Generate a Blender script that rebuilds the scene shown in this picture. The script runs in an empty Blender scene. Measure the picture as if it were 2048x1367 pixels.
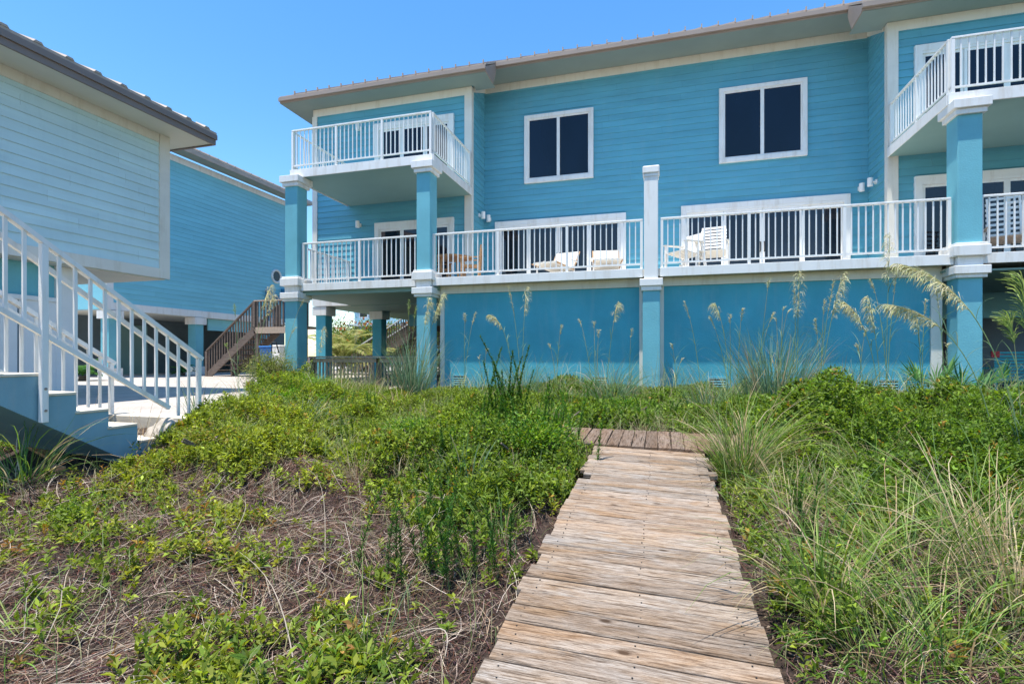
import bpy, math, random
import numpy as np
from mathutils import Vector, Matrix

random.seed(7)
rng = np.random.default_rng(11)
scene = bpy.context.scene
COL = scene.collection
R = math.radians

# ------------------------------------------------------------------ camera
YAW = 15.95
FPX = 1036.0            # focal length in photo pixels (2048 wide)
CA, SA = math.cos(R(YAW)), math.sin(R(YAW))
HZ = 712.0              # horizon row in the photo
cam_d = bpy.data.cameras.new('camera')
cam = bpy.data.objects.new('camera', cam_d)
COL.objects.link(cam)
cam.location = (0, 0, 0)
cam.rotation_euler = (R(90), 0, R(YAW))
cam_d.sensor_width = 36
cam_d.lens = 36 * FPX / 2048
cam_d.shift_y = (HZ - 683.5) / 2048
cam_d.clip_start = 0.05
cam_d.clip_end = 3000
scene.camera = cam


def at(px, py, Y):
    """world point at depth Y that the photo shows at pixel px, py"""
    s = (px - 1024) / FPX
    t = Y / (CA + s * SA)
    return Vector((t * (-SA + s * CA), Y, t * (HZ - py) / FPX))


# ------------------------------------------------------------------ tags
def tag(o, label=None, cat=None, group=None, kind=None):
    if label: o['label'] = label
    if cat: o['category'] = cat
    if group: o['group'] = group
    if kind: o['kind'] = kind
    return o


def empty(name, loc, label, cat, group=None):
    o = bpy.data.objects.new(name, None)
    COL.objects.link(o)
    o.location = loc
    o.empty_display_size = 0.2
    return tag(o, label, cat, group)


def link(name, me, mat=None, parent=None):
    o = bpy.data.objects.new(name, me)
    COL.objects.link(o)
    if mat is not None and not me.materials:
        me.materials.append(mat)
    if parent is not None:
        o.parent = parent
        w = Vector(parent_loc(parent))
        o.matrix_parent_inverse = Matrix.Translation(-w)
    return o


def parent_loc(p):
    l = Vector(p.location)
    while p.parent is not None:
        # every parent's own location is already expressed in world terms here
        p = p.parent
    return l


# ------------------------------------------------------------------ mesh helper
class MB:
    def __init__(s):
        s.v, s.f = [], []

    def quad(s, a, b, c, d):
        n = len(s.v); s.v += [tuple(a), tuple(b), tuple(c), tuple(d)]; s.f.append((n, n + 1, n + 2, n + 3))

    def tri(s, a, b, c):
        n = len(s.v); s.v += [tuple(a), tuple(b), tuple(c)]; s.f.append((n, n + 1, n + 2))

    def hexa(s, p):
        """8 points: bottom 4 ccw, top 4 ccw"""
        n = len(s.v); s.v += [tuple(q) for q in p]
        for f in ((3, 2, 1, 0), (4, 5, 6, 7), (0, 1, 5, 4), (1, 2, 6, 5), (2, 3, 7, 6), (3, 0, 4, 7)):
            s.f.append(tuple(n + i for i in f))
        return s

    def box(s, x0, x1, y0, y1, z0, z1):
        return s.hexa([(x0, y0, z0), (x1, y0, z0), (x1, y1, z0), (x0, y1, z0),
                       (x0, y0, z1), (x1, y0, z1), (x1, y1, z1), (x0, y1, z1)])

    def prism(s, pts, d):
        """closed polygon extruded by vector d"""
        n = len(s.v); k = len(pts); d = Vector(d)
        s.v += [tuple(p) for p in pts] + [tuple(Vector(p) + d) for p in pts]
        s.f.append(tuple(range(n + k - 1, n - 1, -1)))
        s.f.append(tuple(range(n + k, n + 2 * k)))
        for i in range(k):
            j = (i + 1) % k
            s.f.append((n + i, n + j, n + k + j, n + k + i))
        return s

    def beam(s, a, b, w, h, up=(0, 0, 1)):
        a, b = Vector(a), Vector(b)
        d = (b - a).normalized(); up = Vector(up)
        r = d.cross(up)
        if r.length < 1e-4: r = d.cross(Vector((0, 1, 0)))
        r.normalize(); u = r.cross(d).normalized()
        r *= w / 2; u *= h / 2
        return s.hexa([a - r - u, a + r - u, b + r - u, b - r - u, a - r + u, a + r + u, b + r + u, b - r + u])

    def tube(s, pts, rad, n=8, cap=True):
        pts = [Vector(p) for p in pts]
        rr = rad if isinstance(rad, (list, tuple)) else [rad] * len(pts)
        base = len(s.v)
        for i, p in enumerate(pts):
            d = (pts[min(i + 1, len(pts) - 1)] - pts[max(i - 1, 0)]).normalized()
            ref = Vector((0, 0, 1)) if abs(d.z) < .9 else Vector((1, 0, 0))
            a = d.cross(ref).normalized(); b = d.cross(a)
            for k in range(n):
                t = 2 * math.pi * k / n
                s.v.append(tuple(p + (a * math.cos(t) + b * math.sin(t)) * rr[i]))
        for i in range(len(pts) - 1):
            for k in range(n):
                k2 = (k + 1) % n
                s.f.append((base + i * n + k, base + i * n + k2, base + (i + 1) * n + k2, base + (i + 1) * n + k))
        if cap:
            s.f.append(tuple(base + k for k in range(n)))
            s.f.append(tuple(base + (len(pts) - 1) * n + k for k in reversed(range(n))))
        return s

    def mesh(s, name):
        me = bpy.data.meshes.new(name)
        me.from_pydata(s.v, [], s.f)
        me.update()
        return me

    def build(s, name, mat, parent=None, bevel=0, smooth=False):
        me = s.mesh(name)
        if bevel:
            import bmesh
            bm = bmesh.new(); bm.from_mesh(me)
            bmesh.ops.remove_doubles(bm, verts=bm.verts, dist=1e-5)
            bmesh.ops.bevel(bm, geom=list(bm.edges), offset=bevel, segments=1, affect='EDGES', clamp_overlap=True)
            bm.to_mesh(me); bm.free()
        o = link(name, me, mat, parent)
        if smooth: me.shade_smooth()
        return o


def bx(name, mat, parent, *a, bevel=0):
    return MB().box(*a).build(name, mat, parent, bevel)


# ------------------------------------------------------------------ materials
def new_mat(name):
    m = bpy.data.materials.new(name); m.use_nodes = True
    nt = m.node_tree
    return m, nt, nt.nodes['Principled BSDF']


def nd(nt, typ, **kw):
    n = nt.nodes.new(typ)
    for k, v in kw.items(): setattr(n, k, v)
    return n


def ramp(nt, src, stops):
    r = nd(nt, 'ShaderNodeValToRGB')
    e = r.color_ramp.elements
    e[0].position, e[0].color = stops[0][0], (*stops[0][1], 1)
    e[1].position, e[1].color = stops[-1][0], (*stops[-1][1], 1)
    for p, c in stops[1:-1]:
        q = e.new(p); q.color = (*c, 1)
    nt.links.new(src, r.inputs[0])
    return r.outputs[0]


def coords(nt, scale=(1, 1, 1), kind='Object'):
    tc = nd(nt, 'ShaderNodeTexCoord'); mp = nd(nt, 'ShaderNodeMapping')
    mp.inputs['Scale'].default_value = scale
    nt.links.new(tc.outputs[kind], mp.inputs[0])
    return mp.outputs[0]


def noise(nt, vec, scale, detail=4, rough=.55, dist=0):
    n = nd(nt, 'ShaderNodeTexNoise')
    n.inputs['Scale'].default_value = scale; n.inputs['Detail'].default_value = detail
    n.inputs['Roughness'].default_value = rough; n.inputs['Distortion'].default_value = dist
    nt.links.new(vec, n.inputs['Vector'])
    return n.outputs[0]


def mixc(nt, fac, a, b, mode='MIX'):
    m = nd(nt, 'ShaderNodeMix', data_type='RGBA', blend_type=mode)
    for inp, v in ((0, fac), (6, a), (7, b)):
        if isinstance(v, (int, float)): m.inputs[inp].default_value = v
        elif isinstance(v, tuple): m.inputs[inp].default_value = (*v, 1)
        else: nt.links.new(v, m.inputs[inp])
    return m.outputs[2]


def bump(nt, bsdf, h, strength, dist=.01):
    b = nd(nt, 'ShaderNodeBump')
    b.inputs['Strength'].default_value = strength; b.inputs['Distance'].default_value = dist
    nt.links.new(h, b.inputs['Height']); nt.links.new(b.outputs[0], bsdf.inputs['Normal'])


def paint(name, col, var=.12, rough=.55, nscale=3.0, bstr=.15, bscale=60, stretch=(1, 1, 1), dirt=None, dirt_amt=.25):
    m, nt, b = new_mat(name)
    c = coords(nt, stretch)
    n = noise(nt, c, nscale, 5)
    lo = tuple(x * (1 - var) for x in col); hi = tuple(min(1, x * (1 + var)) for x in col)
    out = ramp(nt, n, [(.3, lo), (.7, hi)])
    if dirt:
        n2 = noise(nt, coords(nt, (2.2, 2.2, .35)), 2.4, 6, .7)
        f = ramp(nt, n2, [(.5, (0, 0, 0)), (.78, (dirt_amt,) * 3)])
        out = mixc(nt, f, out, dirt)
    nt.links.new(out, b.inputs['Base Color'])
    b.inputs['Roughness'].default_value = rough
    if bstr:
        bump(nt, b, noise(nt, coords(nt), bscale, 3), bstr, .004)
    return m


M = {}
M['siding'] = paint('siding_blue', (.105, .36, .46), .10, .5, 1.3, .1, 90, (.6, .6, 3), dirt=(.18, .38, .46), dirt_amt=.35)
M['siding_pale'] = paint('siding_pale_blue', (.53, .70, .72), .06, .5, 1.3, .1, 90, (.6, .6, 3), dirt=(.3, .45, .48))
M['siding_far'] = paint('siding_far_blue', (.21, .55, .64), .06, .5, 1.3, .1, 90, (.6, .6, 3))
M['stucco'] = paint('stucco_blue', (.065, .37, .47), .10, .75, 1.5, .9, 38, dirt=(.20, .40, .46), dirt_amt=.45)
M['stucco_pale'] = paint('stucco_pale_blue', (.145, .43, .50), .10, .75, 1.5, .9, 38, dirt=(.16, .36, .42))
M['white'] = paint('white_paint', (.78, .77, .74), .04, .45, 2, .08, 50, dirt=(.48, .40, .29), dirt_amt=.6)
M['rail'] = paint('rail_white', (.80, .79, .76), .03, .4, 6, 0, dirt=(.50, .40, .28), dirt_amt=.5)
M['cream'] = paint('cream_trim', (.70, .67, .60), .06, .5, 1.2, .08, 50, (.5, .5, 2), dirt=(.45, .38, .28), dirt_amt=.5)
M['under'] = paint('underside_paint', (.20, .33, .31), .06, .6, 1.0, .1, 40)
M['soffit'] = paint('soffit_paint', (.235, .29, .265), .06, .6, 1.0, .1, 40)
M['soffit_w'] = paint('soffit_pale_paint', (.62, .62, .55), .06, .6, 1.0, .1, 40)
M['fascia'] = paint('fascia_tan', (.31, .245, .205), .08, .5, 1.0, .05, 40)
M['fascia_dark'] = paint('fascia_dark', (.20, .16, .14), .08, .5, 1.0, .05, 40)
M['roof'] = paint('roof_metal_tan', (.40, .32, .25), .12, .45, 2.0, .05, 40)
M['floor'] = paint('deck_concrete', (.70, .66, .60), .10, .7, 4, .2, 30)
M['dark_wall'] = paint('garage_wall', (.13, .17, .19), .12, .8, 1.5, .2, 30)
M['concrete'] = paint('concrete', (.55, .50, .42), .18, .8, 5, .5, 60)
M['stair_blue'] = paint('stair_paint', (.20, .36, .42), .12, .7, 2.5, .5, 50, dirt=(.35, .40, .38), dirt_amt=.5)
M['stair_top'] = paint('stair_tread', (.66, .58, .46), .15, .8, 5, .5, 60)
M['wood_dark'] = paint('weathered_timber', (.14, .105, .085), .35, .8, 6, .4, 50, (1, 1, 6))
M['wood_warm'] = paint('teak', (.42, .24, .11), .25, .6, 8, .2, 50, (1, 1, 6))
M['wood_mid'] = paint('grey_timber', (.42, .32, .24), .25, .8, 8, .4, 50, (6, 1, 1))
M['plastic_w'] = paint('white_resin', (.84, .82, .78), .03, .45, 6, 0)
M['cushion'] = paint('cream_sling', (.74, .70, .62), .05, .8, 10, .2, 120)
M['teal'] = paint('teal_resin', (.02, .30, .30), .1, .4, 6, 0)
M['red'] = paint('red_cloth', (.45, .04, .04), .1, .8, 6, 0)
M['blue'] = paint('bin_blue', (.02, .14, .42), .1, .4, 6, 0)
M['black'] = paint('black_metal', (.015, .015, .016), .1, .5, 6, 0)
M['grey_box'] = paint('utility_blue', (.03, .21, .36), .1, .5, 6, 0)
M['far_white'] = paint('far_white', (.72, .72, .70), .04, .6, 3, 0)
M['far_blue'] = paint('far_pale_blue', (.38, .60, .66), .06, .6, 3, 0)
M['stone'] = paint('pale_stone', (.42, .37, .31), .25, .85, 7, .8, 30)


def board_tint(key, strength=.14):
    nt = M[key].node_tree; b = nt.nodes['Principled BSDF']
    src = b.inputs['Base Color'].links[0].from_socket
    tc = nd(nt, 'ShaderNodeTexCoord'); sp = nd(nt, 'ShaderNodeSeparateXYZ'); nt.links.new(tc.outputs['Object'], sp.inputs[0])
    def mth(op, a, b_=None):
        m = nd(nt, 'ShaderNodeMath', operation=op)
        for i, v in enumerate((a, b_)):
            if v is None: continue
            if isinstance(v, (int, float)): m.inputs[i].default_value = v
            else: nt.links.new(v, m.inputs[i])
        return m.outputs[0]
    row = mth('FLOOR', mth('DIVIDE', mth('SUBTRACT', sp.outputs[2], 1.90), .178))
    wn = nd(nt, 'ShaderNodeTexWhiteNoise', noise_dimensions='1D'); nt.links.new(row, wn.inputs['W'])
    along = mth('ADD', mth('ADD', sp.outputs[0], sp.outputs[1]), mth('MULTIPLY', wn.outputs['Value'], 3.6))
    u = mth('DIVIDE', along, 3.66)
    cell = mth('FLOOR', u)
    w2 = nd(nt, 'ShaderNodeTexWhiteNoise', noise_dimensions='2D')
    cb = nd(nt, 'ShaderNodeCombineXYZ'); nt.links.new(row, cb.inputs[0]); nt.links.new(cell, cb.inputs[1]); nt.links.new(cb.outputs[0], w2.inputs['Vector'])
    t = ramp(nt, w2.outputs['Value'], [(0, (1 - strength,) * 3), (.8, (1,) * 3), (1, (1 + strength * 1.2,) * 3)])
    c = mixc(nt, 1.0, src, t, 'MULTIPLY')
    fr = mth('FRACT', u)
    j = mth('LESS_THAN', fr, .0018)
    c = mixc(nt, mth('MULTIPLY', j, .3), c, (.02, .08, .10))
    nt.links.new(c, b.inputs['Base Color'])


for k_ in ('siding', 'siding_pale', 'siding_far'): board_tint(k_, .035)


def glass(name, col=(.006, .012, .026), rough=.03, spec=.5):
    m, nt, b = new_mat(name)
    n = noise(nt, coords(nt, (1, 1, .4)), .9, 2)
    nt.links.new(ramp(nt, n, [(.35, tuple(c * .6 for c in col)), (.7, tuple(c * 1.5 for c in col))]), b.inputs['Base Color'])
    b.inputs['Roughness'].default_value = rough
    b.inputs['Specular IOR Level'].default_value = spec
    n2 = noise(nt, coords(nt), 1.1, 1)
    bump(nt, b, n2, .05, .02)
    return m


M['glass'] = glass('window_glass', (.003, .007, .017), .03, .38)
M['glass_low'] = glass('door_glass', (.008, .010, .018), .03, .5)


def wood_planks(name, grey, tan, brown):
    m, nt, b = new_mat(name)
    oi = nd(nt, 'ShaderNodeObjectInfo')
    tc = nd(nt, 'ShaderNodeTexCoord')
    add = nd(nt, 'ShaderNodeVectorMath', operation='MULTIPLY_ADD')
    cmb = nd(nt, 'ShaderNodeCombineXYZ')
    for i in range(3): nt.links.new(oi.outputs['Random'], cmb.inputs[i])
    nt.links.new(cmb.outputs[0], add.inputs[0]); add.inputs[1].default_value = (37, 91, 53)
    nt.links.new(tc.outputs['UV'], add.inputs[2])
    mp = nd(nt, 'ShaderNodeMapping'); mp.inputs['Scale'].default_value = (1, 14, 1)
    nt.links.new(add.outputs[0], mp.inputs[0])
    mp2 = nd(nt, 'ShaderNodeMapping'); mp2.inputs['Scale'].default_value = (1.6, 5, 1)
    nt.links.new(add.outputs[0], mp2.inputs[0])
    grain = noise(nt, mp.outputs[0], 5.5, 8, .72, .6)
    fine = noise(nt, mp.outputs[0], 22, 5, .7, .3)
    broad = noise(nt, mp2.outputs[0], 1.5, 5, .6, 1.0)
    c1 = ramp(nt, broad, [(.32, grey), (.52, tuple((a + c) / 2 for a, c in zip(grey, tan))), (.68, tan)])
    g = ramp(nt, grain, [(.36, (.30, .25, .21)), (.46, (.72, .68, .64)), (.56, (1.08, 1.08, 1.08))])
    c2 = mixc(nt, 1.0, c1, g, 'MULTIPLY')
    g2 = ramp(nt, fine, [(.38, (.50, .44, .38)), (.50, (1, 1, 1))])
    c3 = mixc(nt, .8, c2, g2, 'MULTIPLY')
    mp4 = nd(nt, 'ShaderNodeMapping'); mp4.inputs['Scale'].default_value = (1, 26, 1); nt.links.new(add.outputs[0], mp4.inputs[0])
    cr = noise(nt, mp4.outputs[0], 2.6, 3, .55, .4)
    c3 = mixc(nt, ramp(nt, cr, [(.335, (.85, .85, .85)), (.365, (0, 0, 0))]), c3, tuple(x * .35 for x in brown))
    # knots
    vor = nd(nt, 'ShaderNodeTexVoronoi'); vor.inputs['Scale'].default_value = 1.0
    mp3 = nd(nt, 'ShaderNodeMapping'); mp3.inputs['Scale'].default_value = (2.6, 5.2, 1)
    nt.links.new(add.outputs[0], mp3.inputs[0]); nt.links.new(mp3.outputs[0], vor.inputs['Vector'])
    k = ramp(nt, vor.outputs['Distance'], [(.05, (1, 1, 1)), (.11, (0, 0, 0))])
    c4 = mixc(nt, k, c3, brown)
    # each plank its own age
    tint = ramp(nt, oi.outputs['Random'], [(0, (.72, .68, .64)), (.25, (1.0, .97, .93)), (.45, (.82, .84, .86)), (.65, (1.0, .88, .76)), (.8, (1.08, 1.06, 1.04)), (1, (.88, .80, .72))])
    c5 = mixc(nt, 1.0, c4, tint, 'MULTIPLY')
    nt.links.new(c5, b.inputs['Base Color'])
    b.inputs['Roughness'].default_value = .82
    b.inputs['Specular IOR Level'].default_value = .25
    hb = nd(nt, 'ShaderNodeMath', operation='ADD')
    nt.links.new(grain, hb.inputs[0]); nt.links.new(fine, hb.inputs[1])
    bump(nt, b, hb.outputs[0], .8, .006)
    return m


M['plank'] = wood_planks('weathered_plank', (.40, .365, .33), (.36, .255, .165), (.08, .05, .03))
M['plank_brown'] = wood_planks('brown_plank', (.25, .20, .165), (.21, .145, .10), (.06, .04, .025))


def pavers():
    m, nt, b = new_mat('brick_pavers')
    c = coords(nt)
    br = nd(nt, 'ShaderNodeTexBrick')
    br.inputs['Scale'].default_value = 4.5
    br.inputs['Color1'].default_value = (.50, .44, .38, 1); br.inputs['Color2'].default_value = (.42, .37, .33, 1)
    br.inputs['Mortar'].default_value = (.32, .28, .25, 1); br.inputs['Mortar Size'].default_value = .02
    nt.links.new(c, br.inputs['Vector'])
    n = noise(nt, c, 1.5, 5)
    nt.links.new(mixc(nt, 1.0, br.outputs[0], ramp(nt, n, [(.3, (.85, .85, .85)), (.7, (1.1, 1.1, 1.1))]), 'MULTIPLY'), b.inputs['Base Color'])
    b.inputs['Roughness'].default_value = .85
    bump(nt, b, br.outputs['Fac'], -.3, .004)
    return m


M['pavers'] = pavers()


def ground_mat():
    m, nt, b = new_mat('dune_litter')
    c = coords(nt)
    a = noise(nt, c, 1.1, 6, .6)
    f = noise(nt, c, 45, 6, .75)
    g = noise(nt, c, 9, 5, .7)
    base = ramp(nt, f, [(.3, (.014, .008, .006)), (.52, (.058, .034, .023)), (.76, (.18, .125, .09))])
    sand = ramp(nt, g, [(.3, (.42, .34, .27)), (.7, (.56, .47, .38))])
    msk = ramp(nt, a, [(.66, (0, 0, 0)), (.74, (.8, .8, .8))])
    nt.links.new(mixc(nt, msk, base, sand), b.inputs['Base Color'])
    b.inputs['Roughness'].default_value = .95
    bump(nt, b, f, 1.0, .03)
    return m


M['ground'] = ground_mat()


def leaf_mat(name, transl=.35, rough=.6, spec=.25):
    m, nt, b = new_mat(name)
    at_ = nd(nt, 'ShaderNodeAttribute'); at_.attribute_name = 'tint'
    nt.links.new(at_.outputs['Color'], b.inputs['Base Color'])
    b.inputs['Roughness'].default_value = rough
    b.inputs['Specular IOR Level'].default_value = spec
    tr = nd(nt, 'ShaderNodeBsdfTranslucent')
    hs = nd(nt, 'ShaderNodeHueSaturation'); hs.inputs['Saturation'].default_value = 1.1; hs.inputs['Value'].default_value = 1.5
    nt.links.new(at_.outputs['Color'], hs.inputs['Color']); nt.links.new(hs.outputs[0], tr.inputs[0])
    mx = nd(nt, 'ShaderNodeMixShader'); mx.inputs[0].default_value = transl
    out = nt.nodes['Material Output']
    nt.links.new(b.outputs[0], mx.inputs[1]); nt.links.new(tr.outputs[0], mx.inputs[2]); nt.links.new(mx.outputs[0], out.inputs[0])
    return m


M['leaf'] = leaf_mat('leaf', .35)
M['blade'] = leaf_mat('grass_blade', .3, .55)
M['straw'] = leaf_mat('dry_straw', .08, .8, .2)

# ------------------------------------------------------------------ terrain
def gz(X, Y):
    X = np.asarray(X, float); Y = np.asarray(Y, float)
    z = np.minimum(-1.475 + .056 * Y, -.885)
    z = np.where(Y < 0, -1.475, z)
    def bl(cx, cy, sx, sy, a): return a * np.exp(-((X - cx) / sx) ** 2 - ((Y - cy) / sy) ** 2)
    z = z + bl(-4.7, 8.6, 1.6, 1.5, .06) + bl(-8.6, 11.3, 1.5, 1.6, .10) + bl(-2.2, 6.2, 1.2, 1.2, .06) + bl(4.5, 7.5, 2.5, 1.6, .08)
    z = z + bl(-5.9, 3.2, 1.7, 1.1, .20) + bl(-3.6, 4.6, 1.4, .9, .06)
    dl = (X + 5.7 + .75 * (Y - 5.3)) * .8
    dd = np.maximum(np.maximum(dl, (4.9 - Y) * 1.6), 0)
    z = np.where(X < -2, np.maximum(z, -.89 - .16 * dd - .6 * np.clip(3.6 - Y, 0, 3)), z)
    rough = 1.7 * (.018 * np.sin(2.3 * X + 1.1 * Y) + .015 * np.sin(3.1 * Y - 1.7 * X + 1) + .010 * np.sin(6.3 * X + 5.1 * Y) + .008 * np.sin(9.7 * X - 8.1 * Y))
    walk = np.clip((np.abs(X + .1) - .62) / .35, 0, 1)
    near = np.clip((11.6 - Y) / .4, 0, 1)
    z = z + rough * walk * near
    z = np.where((np.abs(X + .1) < .75) & (Y < 7.4), np.minimum(z, -1.475 + .05 * Y), z)
    return z


def gp(px, py, lift=0.0):
    """ground point under a photo pixel"""
    s = (px - 1024) / FPX; q = (HZ - py) / FPX
    dx, dy = -SA + s * CA, CA + s * SA
    lo, hi = .5, 40.
    ts = np.linspace(.8, 40, 1600)
    h = ts * q - (gz(ts * dx, ts * dy) + lift)
    i = int(np.argmax(h < 0)) if (h < 0).any() else len(ts) - 1
    t = ts[i]
    return float(t * dx), float(t * dy)


def make_ground():
    xs = np.unique(np.concatenate([np.linspace(-400, -16, 14), np.arange(-16, 14.01, .14), np.linspace(14, 400, 14)]))
    ys = np.unique(np.concatenate([np.linspace(-60, -1, 6), np.arange(-1, 16.01, .14), np.linspace(16, 800, 16)]))
    GX, GY = np.meshgrid(xs, ys)
    GZ = gz(GX, GY)
    n, k = GX.shape
    V = np.stack([GX, GY, GZ], -1).reshape(-1, 3)
    i = np.arange(n * k).reshape(n, k)
    F = np.stack([i[:-1, :-1], i[:-1, 1:], i[1:, 1:], i[1:, :-1]], -1).reshape(-1, 4)
    me = arr_mesh('ground', V, F)
    o = link('ground', me, M['ground'])
    tag(o, kind='structure')
    me.shade_smooth()


def arr_mesh(name, V, F, C=None):
    me = bpy.data.meshes.new(name)
    V = np.ascontiguousarray(V, dtype=np.float32); F = np.ascontiguousarray(F, dtype=np.int32)
    nv, nf, k = len(V), len(F), F.shape[1]
    me.vertices.add(nv); me.vertices.foreach_set('co', V.ravel())
    me.loops.add(nf * k); me.loops.foreach_set('vertex_index', F.ravel())
    me.polygons.add(nf)
    me.polygons.foreach_set('loop_start', np.arange(0, nf * k, k, dtype=np.int32))
    me.polygons.foreach_set('loop_total', np.full(nf, k, dtype=np.int32))
    if C is not None:
        a = me.color_attributes.new('tint', 'FLOAT_COLOR', 'POINT')
        c4 = np.ones((nv, 4), np.float32); c4[:, :3] = C
        a.data.foreach_set('color', c4.ravel())
    me.update(calc_edges=True)
    return me


make_ground()

# ------------------------------------------------------------------ building parts
def siding(mb, p0, p1, z0, z1, n, board=.178, lap=.022):
    """lapped boards from p0 to p1 (x, y), facing n"""
    nx, ny = n
    z = z0
    while z < z1 - .01:
        t = min(z + board, z1)
        fr = (t - z) / board
        lo = lap; hi = lap * (1 - fr) + .001
        a0 = (p0[0] + nx * lo, p0[1] + ny * lo, z); b0 = (p1[0] + nx * lo, p1[1] + ny * lo, z)
        a1 = (p0[0] + nx * hi, p0[1] + ny * hi, t); b1 = (p1[0] + nx * hi, p1[1] + ny * hi, t)
        mb.quad(a0, b0, b1, a1)
        c0 = (p0[0], p0[1], z); d0 = (p1[0], p1[1], z)
        mb.quad(c0, d0, b0, a0)
        z = t
    return mb


def railing(parent, name_pts, z0, h, nbay, wpost=.055, d=(1, 0), stuff=False, sp=.125):
    """railing between two (x, y) ends; posts at nbay+1 places"""
    (xa, ya), (xb, yb) = name_pts
    A, B = Vector((xa, ya, 0)), Vector((xb, yb, 0))
    L = (B - A).length; u = (B - A) / L
    r = MB().beam(A + Vector((0, 0, z0 + h - .022)), B + Vector((0, 0, z0 + h - .022)), .06, .04).build('railing', M['rail'], parent, bevel=.006)
    MB().beam(A + Vector((0, 0, z0 + .11)), B + Vector((0, 0, z0 + .11)), .035, .035).build('bottom_rail', M['rail'], r)
    pm = MB().box(-wpost / 2, wpost / 2, -wpost / 2, wpost / 2, 0, h - .045).mesh('post')
    pm.materials.append(M['rail'])
    bm = MB().box(-.011, .011, -.011, .011, .128, h - .043).mesh('baluster')
    bm.materials.append(M['rail'])
    ang = math.atan2(u.y, u.x)
    for i in range(nbay + 1):
        p = A + u * (wpost / 2 + (L - wpost) * i / nbay)
        o = bpy.data.objects.new('post', pm); COL.objects.link(o); o.parent = r
        o.location = (p.x, p.y, z0); o.rotation_euler = (0, 0, ang)
        o.matrix_parent_inverse = Matrix.Translation(-Vector(parent_loc(r)))
    mb = MB()
    for i in range(nbay):
        p = A + u * (wpost / 2 + (L - wpost) * i / nbay); q = A + u * (wpost / 2 + (L - wpost) * (i + 1) / nbay)
        k = max(2, round((q - p).length / sp))
        for j in range(1, k):
            c = p.lerp(q, j / k)
            if stuff:
                mb.box(c.x - .011, c.x + .011, c.y - .011, c.y + .011, z0 + .128, z0 + h - .043)
            else:
                o = bpy.data.objects.new('baluster', bm); COL.objects.link(o); o.parent = r
                o.location = (c.x, c.y, z0); o.rotation_euler = (0, 0, ang)
                o.matrix_parent_inverse = Matrix.Translation(-Vector(parent_loc(r)))
    if stuff:
        tag(mb.build('baluster', M['rail'], r), kind='stuff')
    return r


def ring_frame(mb, x0, x1, z0, z1, w, yf, yb):
    """rectangular frame in an XZ plane, front face yf, back yb"""
    mb.box(x0, x1, yf, yb, z1 - w, z1)
    mb.box(x0, x1, yf, yb, z0, z0 + w)
    mb.box(x0, x0 + w, yf, yb, z0 + w, z1 - w)
    mb.box(x1 - w, x1, yf, yb, z0 + w, z1 - w)


def window(parent, x0, x1, z0, z1, Y, w=.11):
    f = MB(); ring_frame(f, x0, x1, z0, z1, w, Y - .07, Y + .02)
    fr = f.build('window', M['white'], parent, bevel=.004)
    g = MB(); ring_frame(g, x0 + w, x1 - w, z0 + w, z1 - w, .045, Y - .045, Y + .015)
    xm = (x0 + x1) / 2
    g.box(xm - .045, xm + .045, Y - .05, Y + .015, z0 + w + .045, z1 - w - .045)
    g.build('sash', M['white'], fr)
    for a, b in ((x0 + w + .045, xm - .045), (xm + .045, x1 - w - .045)):
        MB().box(a, b, Y - .022, Y + .01, z0 + w + .045, z1 - w - .045).build('pane', M['glass'], fr)
    return fr


def sliding_door(parent, x0, x1, z0, z1, Y, n=4, w=.15, label=None):
    f = MB()
    f.box(x0, x1, Y - .07, Y + .02, z1 - w, z1)
    f.box(x0, x0 + w, Y - .07, Y + .02, z0, z1 - w)
    f.box(x1 - w, x1, Y - .07, Y + .02, z0, z1 - w)
    fr = f.build('sliding_door', M['white'], parent, bevel=.004)
    bx('head_track', M['rail'], fr, x0 + w, x1 - w, Y - .06, Y + .015, z1 - w - .06, z1 - w)
    bx('track', M['rail'], fr, x0 + w, x1 - w, Y - .06, Y + .015, z0, z0 + .05)
    xs = np.linspace(x0 + w, x1 - w, n + 1)
    for i in range(n):
        a, b = xs[i], xs[i + 1]
        yy = Y - (.045 if (i in (1, 2) and n == 4) or i == 1 else .030)
        g = MB(); ring_frame(g, a + .004, b - .004, z0 + .052, z1 - w - .062, .06, yy, yy + .03)
        g.build('panel_frame', M['rail'], fr)
        MB().box(a + .064, b - .064, yy + .010, yy + .022, z0 + .112, z1 - w - .122).build('pane', M['glass_low'] if z0 < 3 else M['glass'], fr)
    if n == 4:
        for s in (-1, 1):
            xm = xs[2] + s * .05
            MB().tube([(xm, Y - .05, z0 + .95), (xm, Y - .10, z0 + .98), (xm, Y - .11, z0 + 1.08), (xm, Y - .10, z0 + 1.18), (xm, Y - .05, z0 + 1.21)], .018, 6).build('handle', M['black'], fr)
    return fr


def column(parent, x0, x1, y0, y1, zb, zt, caps, mat):
    c = MB().box(x0, x1, y0, y1, zb, zt).build('column', mat, parent, bevel=.012)
    for (za, zb_, o) in caps:
        MB().box(x0 - o, x1 + o, y0 - o, y1 + o, za, zb_).build('capital', M['white'], c, bevel=.008)
    return c


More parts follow.
